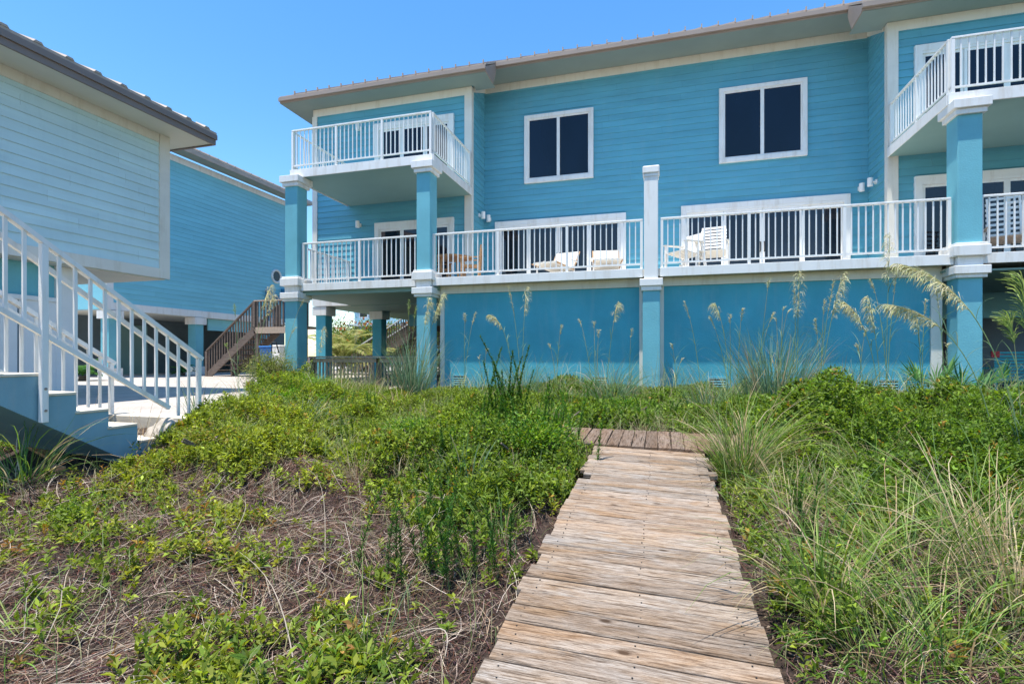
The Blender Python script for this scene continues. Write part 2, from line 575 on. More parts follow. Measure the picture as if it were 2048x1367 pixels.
# ------------------------------------------------------------------ MAIN HOUSE
Yb, Ym, Yd = 14.2, 15.4, 11.5       # bay wall, recessed wall, deck edge
XI, XJ = -5.30, 5.18                # inner edges of the two bays
XO, XR = -10.65, 11.6
house = empty('beach_house', (0, 16, -.88), 'large blue two-storey house with white railed decks above a blue stucco base wall', 'house')
mb = MB()
mb.box(XO + .02, XI - .02, Yb + .02, 22, 1.62, 7.84)
mb.box(XI - .01, XJ + .01, Ym + .02, 22, 1.62, 8.42)
mb.box(XJ + .02, XR, Yb + .02, 22, 1.62, 7.84)
core = mb.build('wall', M['stucco'], house)
s = MB()
siding(s, (XO, Yb), (XI, Yb), 1.90, 7.83, (0, -1))
siding(s, (XI, Yb), (XI, Ym), 1.90, 8.42, (1, 0))
siding(s, (XI, Ym), (XJ, Ym), 1.90, 8.42, (0, -1))
siding(s, (XJ, Ym), (XJ, Yb), 1.90, 8.42, (-1, 0))
siding(s, (XJ, Yb), (XR, Yb), 1.90, 7.83, (0, -1))
s.build('siding', M['siding'], house)
# trims
t = MB()
t.box(XO, XI + .02, Yb - .035, Yb, 7.62, 7.845)
t.box(XJ - .02, XR, Yb - .035, Yb, 7.62, 7.845)
t.box(XO - .03, XO + .14, Yb - .045, Yb + .1, 1.62, 7.62)
for a, b in ((XI - .19, XI + .035), (XJ - .035, XJ + .19)):
    t.box(a, b, Yb - .045, Yb, 1.885, 7.84)
t.box(XI + .016, XI + .035, Yb + .001, Yb + .12, 1.885, 7.84)
t.box(XJ - .035, XJ - .016, Yb + .001, Yb + .12, 1.885, 7.84)
t.box(XI + .04, XJ - .04, Ym - .035, Ym, 8.21, 8.435)
t.prism([(XI + .016, Yb + .14, 7.75), (XI + .016, Ym - .04, 8.22), (XI + .016, Ym - .04, 8.435), (XI + .016, Yb + .14, 7.97)], (.03, 0, 0))
t.prism([(XJ - .052, Yb + .14, 7.75), (XJ - .046, Ym - .04, 8.22), (XJ - .046, Ym - .04, 8.435), (XJ - .046, Yb + .14, 7.97)], (.03, 0, 0))
t.build('trim', M['cream'], house)
MB().box(XO, -9.36, Yb - .05, Yb + .1, 1.59, 1.875).build('band', M['white'], house)
# underside of the open bay and the far bay
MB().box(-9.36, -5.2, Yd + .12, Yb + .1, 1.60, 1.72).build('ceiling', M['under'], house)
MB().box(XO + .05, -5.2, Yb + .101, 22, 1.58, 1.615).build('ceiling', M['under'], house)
MB().box(5.2, XR, 15.6, 15.75, .95, 1.575).build('drop_beam', M['siding'], house)
MB().box(8.4, XR, 19.6, 19.8, -1.0, 1.575).build('shade_panel', M['dark_wall'], house)  # added dark panel, its colour stands in for the deep undercroft shade
MB().box(-9.2, -5.2, 17.9, 18.1, 1.15, 1.575).build('drop_beam', M['siding'], house)
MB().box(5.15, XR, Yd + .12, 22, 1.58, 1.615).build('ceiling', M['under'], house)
# stucco base enclosure
MB().box(-5.12, 5.08, 11.81, 21.9, -1.1, 1.70).build('base_wall', M['stucco'], house)
f = MB()
f.box(-5.20, -.40, 11.775, 11.81, 1.53, 1.715)
f.box(.03, 5.18, 11.775, 11.81, 1.53, 1.715)
for a, b in ((-5.20, -5.10), (-.44, -.35), (-.01, .08), (5.00, 5.18)):
    f.box(a, b, 11.765, 11.812, -.93, 1.53 if (a < -1 or a > 1) else 1.715)
f.build('wall_trim', M['cream'], house)
MB().box(-5.25, 5.2, 11.70, 11.80, -1.2, -.845).build('footing', M['concrete'], house, bevel=.01)
# deck slab with notches round the columns, its white edge boards
MB().box(-9.38, XR, Yd + .02, Ym - .001, 1.722, 1.878).build('deck_slab', M['floor'], house)
for a, b in ((-9.00, -5.66), (-5.28, -.36), (.0, 5.24), (5.66, XR)):
    MB().box(a, b, Yd - .01, Yd + .02, 1.70, 1.89).build('deck_edge', M['white'], house, bevel=.004)
MB().box(-9.40, -9.37, Yd + .35, Yb, 1.70, 1.89).build('deck_edge', M['white'], house)
# upper balconies
for (a, b, ia) in ((-9.36, XI + .02, 0), (XJ - .02, 9.2, 1)):
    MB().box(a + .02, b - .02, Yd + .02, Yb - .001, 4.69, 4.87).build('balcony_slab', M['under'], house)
    e = MB()
    e.box(a, b, Yd - .01, Yd + .02, 4.67, 4.885)
    xi = b if ia == 0 else a
    e.box(min(xi, xi), xi + .02, Yd + .021, Yb - .05, 4.67, 4.885) if ia == 0 else e.box(xi - .02, xi, Yd + .021, Yb - .05, 4.67, 4.885)
    e.build('balcony_edge', M['white'], house, bevel=.003)
MB().box(-9.38, -9.361, Yd + .021, Yb - .05, 4.67, 4.885).build('balcony_edge', M['white'], house)
# railings: the two deck bays that show largest carry individual balusters
RZ = 1.885
railing(house, ((-9.02, Yd + .06), (-5.62, Yd + .06)), RZ, 1.08, 2, stuff=True)
railing(house, ((-5.30, Yd + .06), (-.36, Yd + .06)), RZ, 1.08, 3)
railing(house, ((.01, Yd + .06), (5.22, Yd + .06)), RZ, 1.08, 3)
railing(house, ((5.66, Yd + .06), (9.0, Yd + .06)), RZ, 1.08, 2, stuff=True)
railing(house, ((-9.33, Yd + .4), (-9.33, Yb - .05)), RZ, 1.08, 2, stuff=True)
railing(house, ((-9.32, Yd + .03), (XI - .02, Yd + .03)), 4.885, 1.05, 3, stuff=True)
railing(house, ((XI - .02, Yd + .08), (XI - .02, Yb - .06)), 4.885, 1.05, 2, stuff=True)
railing(house, ((-9.32, Yd + .08), (-9.32, Yb - .06)), 4.885, 1.05, 2, stuff=True)
railing(house, ((XJ + .03, Yd + .03), (9.1, Yd + .03)), 4.885, 1.05, 3, stuff=True)
railing(house, ((XJ + .03, Yd + .08), (XJ + .03, Yb - .06)), 4.885, 1.05, 2)
# columns
CAPS_U = [(4.42, 4.52, .05), (4.52, 4.685, .10)]
CAPS_L = [(1.43, 1.50, .05), (1.50, 1.65, .09), (1.65, 1.83, .006), (1.83, 2.02, .09), (2.02, 2.07, .06)]
for (a, b) in ((-9.44, -9.06), (-5.66, -5.30), (5.26, 5.64)):
    column(house, a, b, 11.40, 11.80, -1.2, 4.60, CAPS_U + CAPS_L, M['stucco_pale'])
MB().box(-.36, .0, 11.46, 11.80, -1.2, 1.66).build('column', M['stucco_pale'], house, bevel=.01)
pil = MB().box(-.33, -.04, 11.44, 11.74, 1.66, 3.98).build('chimney_post', M['white'], house, bevel=.01)
MB().box(-.345, -.025, 11.425, 11.755, 3.84, 3.875).build('collar', M['white'], pil)
MB().box(-.36, -.01, 11.41, 11.77, 3.90, 4.06).build('cap', M['white'], pil, bevel=.02)
MB().box(-.42, .06, 11.40, 11.80, 1.50, 1.655).build('capital', M['white'], pil, bevel=.01)
MB().box(-.39, .03, 11.43, 11.80, 1.40, 1.499).build('capital', M['white'], pil, bevel=.01)
for (a, y) in ((-10.62, 14.25), (-9.75, 16.2), (5.5, 15.8)):
    c = MB().box(a, a + .36, y, y + .36, -1.0, 1.57).build('column', M['stucco'], house, bevel=.01)
    MB().box(a - .08, a + .44, y - .08, y + .44, 1.30, 1.575).build('capital', M['white'], c, bevel=.008)
# windows, doors
window(house, -3.99, -1.89, 5.27, 7.33, Ym - .015)
window(house, 1.57, 3.75, 5.32, 7.38, Ym - .015)
sliding_door(house, -4.93, -.95, 1.885, 4.16, Ym - .015)
sliding_door(house, .57, 4.75, 1.885, 4.22, Ym - .015)
sliding_door(house, -8.43, -5.82, 1.885, 4.08, Yb - .015, 3)
sliding_door(house, -8.43, -5.82, 4.90, 7.12, Yb - .015, 3)
sliding_door(house, 5.69, 8.4, 1.885, 4.17, Yb - .015, 3)
sliding_door(house, 5.69, 8.4, 4.90, 7.20, Yb - .015, 3)
# roof: one slope, lower over the bays
PY0, PZ0, PS = 13.52, 8.07, .585
def rz(Y): return PZ0 + PS * (Y - PY0)
RY = 20.5
XL = -11.4
EX0, EX1 = -4.62, 4.42      # where the bay eaves stop
YE = 14.46
XE = 15.0
mb = MB()
top = [(XL, PY0), (EX0, PY0), (EX0, YE), (EX1, YE), (EX1, PY0), (XE, PY0), (XE, RY), (XL + (RY - PY0), RY)]
mb.prism([(x, y, rz(y) - .05) for x, y in top], (0, 0, .05))
mb.prism([(XL, PY0, PZ0 - .05), (XL + (RY - PY0), RY, rz(RY) - .05), (XL, RY + 7, PZ0 - .05)], (0, 0, .05))
mb.prism([(XL + (RY - PY0), RY, rz(RY) - .05), (XE, RY, rz(RY) - .05), (XE, RY + 7, PZ0 - .05), (XL, RY + 7, PZ0 - .05)], (0, 0, .05))
x = XL + .15
while x < XE:
    y0 = YE if EX0 < x < EX1 else PY0
    y1 = min(RY, PY0 + (x - XL)) if x < XL + RY - PY0 else RY
    if y1 - y0 > .2:
        mb.hexa([(x - .012, y0 - .01, rz(y0) - .002), (x + .012, y0 - .01, rz(y0) - .002), (x + .012, y1, rz(y1) - .002), (x - .012, y1, rz(y1) - .002),
                 (x - .012, y0 - .01, rz(y0) + .028), (x + .012, y0 - .01, rz(y0) + .028), (x + .012, y1, rz(y1) + .028), (x - .012, y1, rz(y1) + .028)])
        mb.box(x - .014, x + .014, y0 - .02, y0 + .03, rz(y0) - .004, rz(y0) + .10)
    x += .41
mb.build('roof', M['roof'], house)
f = MB()
def fascia_x(f, x0, x1, y, zt, h=.20):
    f.box(x0, x1, y, y + .03, zt - h, zt - .052)
    f.box(x0, x1, y - .07, y - .001, zt - .16, zt - .055)      # gutter
fascia_x(f, XL, EX0, PY0 + .02, PZ0)
fascia_x(f, EX1, XE, PY0 + .02, PZ0)
fascia_x(f, EX0 + .001, EX1 - .001, YE + .02, rz(YE))
for xx in (EX0 - .03, EX1):
    f.prism([(xx, PY0 + .051, 7.85), (xx, YE - .25, 7.85), (xx, YE + .01, 8.30), (xx, YE + .01, rz(YE) - .055), (xx, PY0 + .051, PZ0 - .055)], (.03, 0, 0))
f.box(XL, XL + .03, PY0 + .051, RY + 7, 7.87, 8.018)
f.build('fascia', M['fascia'], house)
sf = MB()
sf.box(XL + .031, EX0 - .031, PY0 + .051, Yb - .036, 7.85, 7.87)
sf.box(XL + .031, XO - .031, Yb - .0355, 22, 7.85, 7.87)
sf.box(EX1 + .031, XE, PY0 + .051, Yb - .036, 7.85, 7.87)
sf.box(EX0 - .6, EX0 - .031, Yb - .0355, YE - .01, 7.852, 7.871)
sf.box(EX1 + .031, EX1 + .75, Yb - .0355, YE - .01, 7.852, 7.871)
sf.box(EX0 - .7, EX1 + .7, YE + .051, Ym - .036, 8.44, 8.46)
sf.build('soffit', M['soffit'], house)


def wall_light(p, axis, label):
    o = empty('wall_light', p, label, 'wall light', 'white cylinder lights on the blue house')
    x, y, z = p; ax = Vector(axis)
    q = Vector(p)
    MB().box(x - .05, x + .05, y - .02, y + .02, z - .05, z + .05).build('mounting_plate', M['plastic_w'], o) if abs(ax.y) else \
        MB().box(x - .02, x + .02, y - .05, y + .05, z - .05, z + .05).build('mounting_plate', M['plastic_w'], o)
    MB().tube([q, q + ax * .07], .025, 8).build('arm', M['plastic_w'], o)
    c = q + ax * .12
    MB().tube([c + Vector((0, 0, -.10)), c + Vector((0, 0, .10))], .062, 14).build('shade', M['plastic_w'], o)
    return o


wall_light((-8.97, Yb - .03, 7.06), (0, -1, 0), 'white wall light above the railing of the small upper balcony')
wall_light((-8.97, Yb - .03, 4.06), (0, -1, 0), 'white wall light under the balcony, beside the three-panel glass door')
wall_light((-5.12, Ym - .03, 4.27), (0, -1, 0), 'small white corner light beside the four-panel door behind the loungers')
wall_light((XI + .03, 14.85, 4.27), (1, 0, 0), 'white wall light on the short side wall next to the dining table')
wall_light((4.98, Ym - .03, 4.33), (0, -1, 0), 'white wall light on the recessed wall, above and beside the four-panel door with slatted chairs')
wall_light((XJ - .03, 14.85, 4.33), (-1, 0, 0), 'white wall light on the short side wall nearest the thick blue column')

# vents at the foot of the stucco wall
for i, (px, lab) in enumerate(((920, 'louvred vent in the base wall nearest the tall grass clump by the wooden railing'),
                               (1435, 'louvred vent in the base wall just past the middle pilaster, half hidden by grass'),
                               (1582, 'louvred vent in the base wall above the thick green mat'),
                               (1776, 'louvred vent in the base wall beside the palmetto'),
                               (1200, 'small vent in the base wall behind the bushy grass before the middle pilaster'))):
    p = at(px, 770, 11.81)
    zc = -.60 if i != 2 else -.64
    o = empty('wall_vent', (p.x, 11.81, zc), lab, 'vent', 'vents along the base wall')
    MB().box(p.x - .16, p.x + .16, 11.795, 11.809, zc - .13, zc + .13).build('backing', M['black'], o)
    fm = MB(); ring_frame(fm, p.x - .18, p.x + .18, zc - .15, zc + .15, .02, 11.785, 11.81)
    fm.build('frame', M['stucco_pale'], o)
    for k in range(5):
        z = zc - .10 + k * .052
        fm = MB(); fm.hexa([(p.x - .16, 11.79, z), (p.x + .16, 11.79, z), (p.x + .16, 11.80, z + .02), (p.x - .16, 11.80, z + .02),
                            (p.x - .16, 11.786, z + .004), (p.x + .16, 11.786, z + .004), (p.x + .16, 11.796, z + .024), (p.x - .16, 11.796, z + .024)])
        fm.build('slat', M['stucco_pale'], o)

# ------------------------------------------------------------------ deck furniture
def xf(o, loc, rz_):
    o.location = loc; o.rotation_euler = (0, 0, rz_)


def furn(name, label, cat, group=None):
    o = bpy.data.objects.new(name, None); COL.objects.link(o); return tag(o, label, cat, group)


def fpart(root, name, mb, mat, bevel=0):
    me = mb.mesh(name)
    me.materials.append(mat)
    o = bpy.data.objects.new(name, me); COL.objects.link(o); o.parent = root
    return o


def slat_chair(label, mat=None, seat_mat=None, high=1.0, group='slatted chairs on the deck'):
    """faces -Y"""
    mat = mat or M['plastic_w']
    r = furn('slatted_chair', label, 'chair', group)
    n = 9
    for i in range(n):
        z = .42 + (high - .42) * i / (n - 1)
        y = .22 + .20 * (z - .42)
        hw = .27 - .015 * (i == n - 1)
        fpart(r, 'back_slat', MB().hexa([(-hw, y, z - .024), (hw, y, z - .024), (hw, y + .016, z - .024), (-hw, y + .016, z - .024),
                                        (-hw, y + .01, z + .024), (hw, y + .01, z + .024), (hw, y + .026, z + .024), (-hw, y + .026, z + .024)]), mat)
    for s in (-1, 1):
        fpart(r, 'back_post', MB().beam((s * .24, .20, .30), (s * .24, .36, high), .035, .03), mat)
        fpart(r, 'armrest', MB().beam((s * .31, -.28, .60), (s * .31, .30, .62), .07, .028), seat_mat or mat)
        fpart(r, 'leg', MB().beam((s * .31, -.24, 0), (s * .31, -.24, .59), .04, .05), mat)
        fpart(r, 'leg', MB().beam((s * .31, .34, 0), (s * .31, .20, .60), .04, .05), mat)
        fpart(r, 'runner', MB().tube([(s * .31, -.42, .05), (s * .31, -.24, .01), (s * .31, .1, .0), (s * .31, .4, .02), (s * .31, .56, .08)], .02, 6), seat_mat or mat)
    sm = MB()
    for k in range(7):
        y = -.27 + k * .078
        sm.box(-.28, .28, y, y + .062, .40 - .012 * k, .42 - .012 * k)
    fpart(r, 'seat', sm, seat_mat or mat)
    return r


def lounger(label):
    """low sling chair facing -Y"""
    r = furn('sling_lounger', label, 'lounge chair', 'low sling loungers on the deck')
    fpart(r, 'sling_back', MB().prism([(-.30, .20, .30), (-.30, .24, .27), (-.30, .60, .76), (-.30, .56, .80)], (.60, 0, 0)), M['cushion'])
    fpart(r, 'sling_seat', MB().prism([(-.30, -.85, .30), (-.30, -.85, .34), (-.30, .20, .32), (-.30, .22, .26)], (.60, 0, 0)), M['cushion'])
    for s in (-1, 1):
        fpart(r, 'side_rail', MB().tube([(s * .32, -.88, .30), (s * .32, .20, .29), (s * .32, .60, .80)], .017, 6), M['wood_warm'])
        fpart(r, 'armrest', MB().beam((s * .34, -.15, .48), (s * .34, .36, .50), .05, .025), M['plastic_w'])
        fpart(r, 'leg', MB().beam((s * .32, -.60, 0), (s * .32, -.60, .30), .03, .03), M['plastic_w'])
        fpart(r, 'leg', MB().beam((s * .32, .25, 0), (s * .32, .18, .48), .03, .03), M['plastic_w'])
    return r


DZ = 1.88
c = lounger('low cream sling lounger with its back raised, the one closer to the dining table'); p = at(1118, 560, 12.75); xf(c, (p.x, 12.75, DZ), R(-12))
c = lounger('low cream sling lounger with its back raised, the one closer to the tall white post'); p = at(1213, 560, 12.75); xf(c, (p.x, 12.75, DZ), R(8))
c = slat_chair('white slatted armchair with the taller back, before the four-panel glass door', seat_mat=M['cushion'], high=1.02); p = at(1425, 540, 12.2); xf(c, (p.x, 12.2, DZ), R(-10))
c = slat_chair('white slatted armchair sunk low beside the tall white post, shorter than its neighbour', seat_mat=M['cushion'], high=.82); p = at(1368, 540, 12.1); xf(c, (p.x, 12.1, DZ), R(-48))
c = slat_chair('white slatted rocking chair with curved arms, behind the railing past the thick blue column', seat_mat=M['wood_mid'], high=1.28); p = at(2015, 480, 12.3); xf(c, (p.x, 12.3, DZ), R(-18))
# dining table and chairs
t = furn('dining_table', 'round teak dining table on the deck behind the white railing', 'table')
fpart(t, 'table_top', MB().tube([(0, 0, .70), (0, 0, .73)], .52, 24), M['wood_warm'])
for a in (45, 135, 225, 315):
    ca, sa = math.cos(R(a)), math.sin(R(a))
    fpart(t, 'leg', MB().beam((ca * .40, sa * .40, 0), (ca * .30, sa * .30, .70), .05, .05), M['wood_warm'])
p = at(905, 520, 12.75); xf(t, (p.x, 12.75, DZ), 0)


def wood_chair(label, high=.95):
    r = furn('dining_chair', label, 'chair', 'teak chairs round the dining table')
    for s in (-1, 1):
        fpart(r, 'leg', MB().beam((s * .22, -.20, 0), (s * .22, -.20, .62), .04, .04), M['wood_warm'])
        fpart(r, 'back_leg', MB().beam((s * .22, .22, 0), (s * .22, .30, high), .04, .04), M['wood_warm'])
        fpart(r, 'armrest', MB().beam((s * .23, -.24, .63), (s * .23, .27, .64), .05, .025), M['wood_warm'])
    fpart(r, 'seat', MB().box(-.22, .22, -.22, .22, .42, .45), M['wood_warm'])
    for i in range(5):
        z = .52 + i * .085
        fpart(r, 'back_slat', MB().box(-.21, .21, .235 + i * .012, .25 + i * .012, z, z + .045), M['wood_warm'])
    return r


c = wood_chair('teak slat-back chair at the table end nearer the loungers'); p = at(940, 520, 12.55); xf(c, (p.x, 12.55, DZ), R(-75))
c = wood_chair('teak slat-back chair at the table end beside the blue column'); p = at(879, 520, 12.9); xf(c, (p.x, 12.9, DZ), R(80))

# ------------------------------------------------------------------ timber porch under the open bay
w = empty('porch_railing', (-7.4, 11.95, -.9), 'weathered grey timber railing between the two blue columns under the open bay', 'railing')
MB().beam((-9.05, 11.9, -.02), (-5.66, 11.9, -.02), .14, .04).build('handrail', M['wood_mid'], w)
MB().beam((-9.05, 11.92, -.11), (-5.66, 11.92, -.11), .04, .10).build('upper_rail', M['wood_mid'], w)
MB().beam((-9.05, 11.92, -.80), (-5.66, 11.92, -.80), .04, .09).build('lower_rail', M['wood_dark'], w)
for xx in (-9.0, -7.0, -5.75):
    MB().box(xx - .05, xx + .05, 11.9, 12.0, -1.0, -.045).build('post', M['wood_dark'], w)
for k in range(30):
    xx = -8.9 + k * .108
    MB().box(xx - .018, xx + .018, 11.95, 11.985, -.84, -.07).build('baluster', M['wood_mid'], w)
MB().box(-10.4, -5.3, 12.05, 17.2, -.92, -.80).build('porch_floor', M['wood_dark'], w)
w2 = empty('porch_railing', (-7.4, 17.2, -.8), 'dark timber railing on the far side of the porch, before the palm fronds', 'railing')
MB().beam((-10.6, 17.2, .02), (-5.3, 17.2, .02), .14, .04).build('handrail', M['wood_dark'], w2)
MB().beam((-10.6, 17.2, -.70), (-5.3, 17.2, -.70), .04, .09).build('lower_rail', M['wood_dark'], w2)
for k in range(44):
    xx = -10.5 + k * .12
    MB().box(xx - .018, xx + .018, 17.18, 17.21, -.72, .0).build('baluster', M['wood_mid'], w2)


def timber_stair(label, x0, x1, y0, y1, z0, z1, land=0, mat=None, handrail=None, sp=.115):
    """flight rising from x0 to x1 with a railing on both sides"""
    mat = mat or M['wood_dark']
    o = empty('timber_staircase', (x0, y0, z0), label, 'staircase')
    n = max(4, int(abs(z1 - z0) / .19))
    for k in range(n):
        a = x0 + (x1 - x0) * k / n; b = x0 + (x1 - x0) * (k + 1) / n
        z = z0 + (z1 - z0) * (k + 1) / n
        MB().box(min(a, b), max(a, b), y0, y1, z - .04, z).build('tread', mat, o)
    for y in (y0, y1):
        MB().beam((x0, y, z0 - .05), (x1, y, z1 - .12), .05, .25).build('stringer', mat, o)
        MB().beam((x0, y, z0 + .92), (x1, y, z1 + .92), .09, .045).build('handrail', handrail or mat, o)
        m = max(3, int(abs(x1 - x0) / sp))
        s = MB()
        for k in range(m + 1):
            xx = x0 + (x1 - x0) * k / m; zz = z0 + (z1 - z0) * k / m
            w_ = .045 if k in (0, m) else .018
            s.box(xx - w_, xx + w_, y - w_, y + w_, zz - .1, zz + .90)
        s.build('lattice', M['wood_dark'], o)
    if land:
        xe = x1 + land
        MB().box(min(x1, xe), max(x1, xe), y0, y1, z1 - .05, z1).build('landing', mat, o)
        for y in (y0,):
            MB().beam((x1, y, z1 + .94), (xe, y, z1 + .94), .10, .045).build('handrail', M['wood_mid'], o)
            MB().beam((x1, y, z1 - .12), (xe, y, z1 - .12), .05, .22).build('rim_board', M['wood_mid'], o)
            s = MB(); m = int(abs(land) / .13)
            for k in range(m + 1):
                xx = x1 + land * k / m; w_ = .05 if k in (0, m) else .022
                s.box(xx - w_, xx + w_, y - w_, y + w_, z1, z1 + .92)
            s.build('lattice', M['wood_dark'], o)
        for xx in (x1 + .1, xe - .1):
            MB().box(xx - .06, xx + .06, y0, y0 + .12, z0, z1).build('post', mat, o)
    return o


timber_stair('brown timber staircase climbing to a railed landing against the far blue house', -16.2, -14.05, 15.4, 16.6, -.72, 1.05, land=2.2)
timber_stair('timber staircase with sunlit pale handrails rising behind the porch columns', -13.4, -9.0, 20.6, 21.8, -.65, 1.8, handrail=M['far_white'])
ls = empty('lattice_screen', (-9.6, 21.95, -.8), 'brown timber lattice screen behind the pale stair handrails', 'screen')
g = MB()
for k in range(34): g.box(-11.6 + k * .13, -11.54 + k * .13, 21.92, 21.95, -.85, 1.5)
for k in range(9): g.box(-11.6, -7.2, 21.951, 21.97, -.6 + k * .25, -.56 + k * .25)
g.build('lattice', M['wood_dark'], ls)
for xx in (-11.6, -9.4, -7.2): bx('post', M['wood_dark'], ls, xx - .06, xx + .06, 21.971, 22.08, -.85, 1.6)
timber_stair('dark timber staircase under the house beyond the thick blue column', 8.6, 6.6, 18.0, 19.2, -.8, 1.5)

# ------------------------------------------------------------------ PALE HOUSE (near, with the concrete stair)
Bx, By = -9.9, 8.42
hb = empty('beach_house', (-13, 4, -.8), 'pale blue raised house with a thick brown eave, behind the white stair railing', 'house')
MB().box(-17, Bx - .02, -6, By - .01, 1.60, 4.56).build('wall', M['siding_pale'], hb)
siding(MB(), (Bx, By), (Bx, -5.9), 1.80, 4.40, (1, 0)).build('siding', M['siding_pale'], hb)
t = MB()
t.box(Bx, Bx + .035, -5.9, By, 1.60, 1.80)
t.box(Bx, Bx + .035, -5.9, By - .2, 4.38, 4.555)
t.box(Bx, Bx + .045, By - .19, By + .03, 1.60, 4.56)
t.build('trim', M['cream'], hb)
MB().box(-17, Bx - .03, -6, By - .03, 1.585, 1.599).build('underside', M['soffit_w'], hb)
XE2, YE2 = -9.18, 8.98
mb = MB()
BS = .42
zt = 4.80
mb.prism([(XE2, YE2, zt - .05), (XE2, -6, zt - .05), (XE2 - 5, -6, zt - .05 + 5 * BS), (XE2 - 5, YE2 - 5, zt - .05 + 5 * BS)], (0, 0, .05))
mb.prism([(XE2, YE2, zt - .05), (XE2 - 5, YE2 - 5, zt - .05 + 5 * BS), (XE2 - 10, YE2, zt - .05)], (0, 0, .05))
y = YE2 - .25
while y > -5.5:
    L = min(5, YE2 - y)
    w_ = .07
    mb.hexa([(XE2 + .01, y - w_, zt - .002), (XE2 + .01, y + w_, zt - .002), (XE2 - L, y + w_, zt + L * BS - .002), (XE2 - L, y - w_, zt + L * BS - .002),
             (XE2 + .01, y - w_ + .03, zt + .035), (XE2 + .01, y + w_ - .03, zt + .035), (XE2 - L, y + w_ - .03, zt + L * BS + .05), (XE2 - L, y - w_ + .03, zt + L * BS + .05)])
    y -= .44
mb.build('roof', M['roof'], hb)
f = MB()
f.box(XE2 - .05, XE2 - .012, -6, YE2 - .012, 4.53, zt - .055)
f.box(XE2 - 9.5, XE2 - .051, YE2 - .05, YE2 - .012, 4.53, zt - .055)
f.box(XE2 - .0115, XE2 + .02, -6, YE2, zt - .16, zt - .056)
f.build('fascia', M['fascia_dark'], hb)
sf = MB()
sf.box(Bx + .036, XE2 - .051, -6, YE2 - .051, 4.556, 4.575)
sf.box(-17, Bx + .0355, By + .031, YE2 - .051, 4.556, 4.575)
sf.build('soffit', M['soffit_w'], hb)
# ground-floor enclosure under it
e = MB().box(-15, -10.25, -6, 6.85, -1.0, 1.584).build('enclosure', M['stucco_pale'], hb)
g = MB()
g.box(-10.25, -10.2, 6.55, 6.9, -1.0, 1.583)
g.box(-10.25, -10.205, -6, 6.549, -1.0, .95)
g.build('panel', M['far_white'], hb)
g = MB(); y = 6.3
while y > 2: g.box(-10.2045, -10.2, y, y + .02, -1.0, .93); y -= .32
g.build('groove', M['dark_wall'], hb)
MB().box(-10.205, -10.18, -6, 6.549, .95, 1.02).build('ledge', M['far_white'], hb)

# concrete stair with white metal railings
st = empty('outdoor_staircase', (-6.2, 5.0, -1.0), 'blue concrete steps with white metal railings coming down beside the pale house', 'staircase')
SX0, SX1 = -6.86, -5.50
SR, ST = .192, .308
zt0, ys0 = -.345, 3.40      # first tread below the tall post: starts ys0
steps = MB()
prof = []
for k in range(-9, 4):
    y0 = ys0 + k * ST; z = zt0 - k * SR
    prof += [(y0, z - .03), (y0 + ST, z - .03)]
a0, b0 = ys0 - 9 * ST, zt0 + 9 * SR
bot = [(ys0 + 4 * ST, -1.35), (4.3, -1.35), (4.2, -1.11), (a0, b0 - .28)]
steps.prism([(SX1, y, z) for y, z in prof] + [(SX1, y, z) for y, z in bot], (SX0 - SX1, 0, 0))
steps.build('stair_body', M['stair_blue'], st)
for k in range(-9, 4):
    y0 = ys0 + k * ST; z = zt0 - k * SR
    MB().box(SX0 - .01, SX1 + .012, y0 - .012, y0 + ST - .004 if k < 3 else y0 + ST, z - .0295, z).build('tread', M['stair_top'], st, bevel=.006)
slope = -SR / ST
# railings
for (xr, tagx) in ((SX1 + .04, 0), (SX0 + .03, 1)):
    yE = 5.07 if tagx == 0 else 5.02
    ztop = -.01 if tagx == 0 else -.07
    sl = -.635
    def zr(y): return ztop + sl * (y - yE)
    ya = -.2
    rl = MB().beam((xr, ya, zr(ya)), (xr, yE + .04, zr(yE + .04)), .065, .045).build('railing', M['rail'], st)
    hx = xr - .09 if tagx == 0 else xr + .09
    MB().beam((hx, ya, zr(ya) - .17), (hx, yE - .02, zr(yE - .02) - .17), .04, .045).build('handrail', M['rail'], rl)
    if tagx == 1:
        MB().beam((hx, yE - .02, zr(yE - .02) - .17), (hx, yE + .2, zr(yE + .2) - .19), .04, .045).build('handrail_end', M['rail'], rl)
    MB().beam((xr, ya, zr(ya) - .88), (xr, yE - .4, zr(yE - .4) - .84), .04, .045).build('bottom_rail', M['rail'], rl)
    MB().box(xr - .024, xr + .024, yE - .024, yE + .024, -1.2, zr(yE) - .02).build('post', M['rail'], rl, bevel=.004)
    yp = 3.40
    while yp > -.5:
        pb = MB().box(xr - .022, xr + .030, yp - .028, yp + .028, zr(yp) - 1.66, zr(yp) - .02).build('post', M['rail'], rl, bevel=.004)
        if tagx == 0:
            for dz in (1.35, 1.55):
                MB().tube([(xr + .02, yp, zr(yp) - dz), (xr + .038, yp, zr(yp) - dz)], .012, 8).build('bolt', M['fascia'], rl)
        yp -= 1.68
    yy = yE - .14
    k = 0
    while yy > -.1:
        k += 1
        if abs((yE - yy) % 1.68 - 0) > .08 and abs((yE - yy) % 1.68 - 1.68) > .08:
            MB().box(xr - .011, xr + .011, yy - .014, yy + .014, max(zr(yy) - .87, -1.15 if yy > yE - .5 else -9), zr(yy) - .02).build('baluster', M['rail'], rl)
        yy -= .14

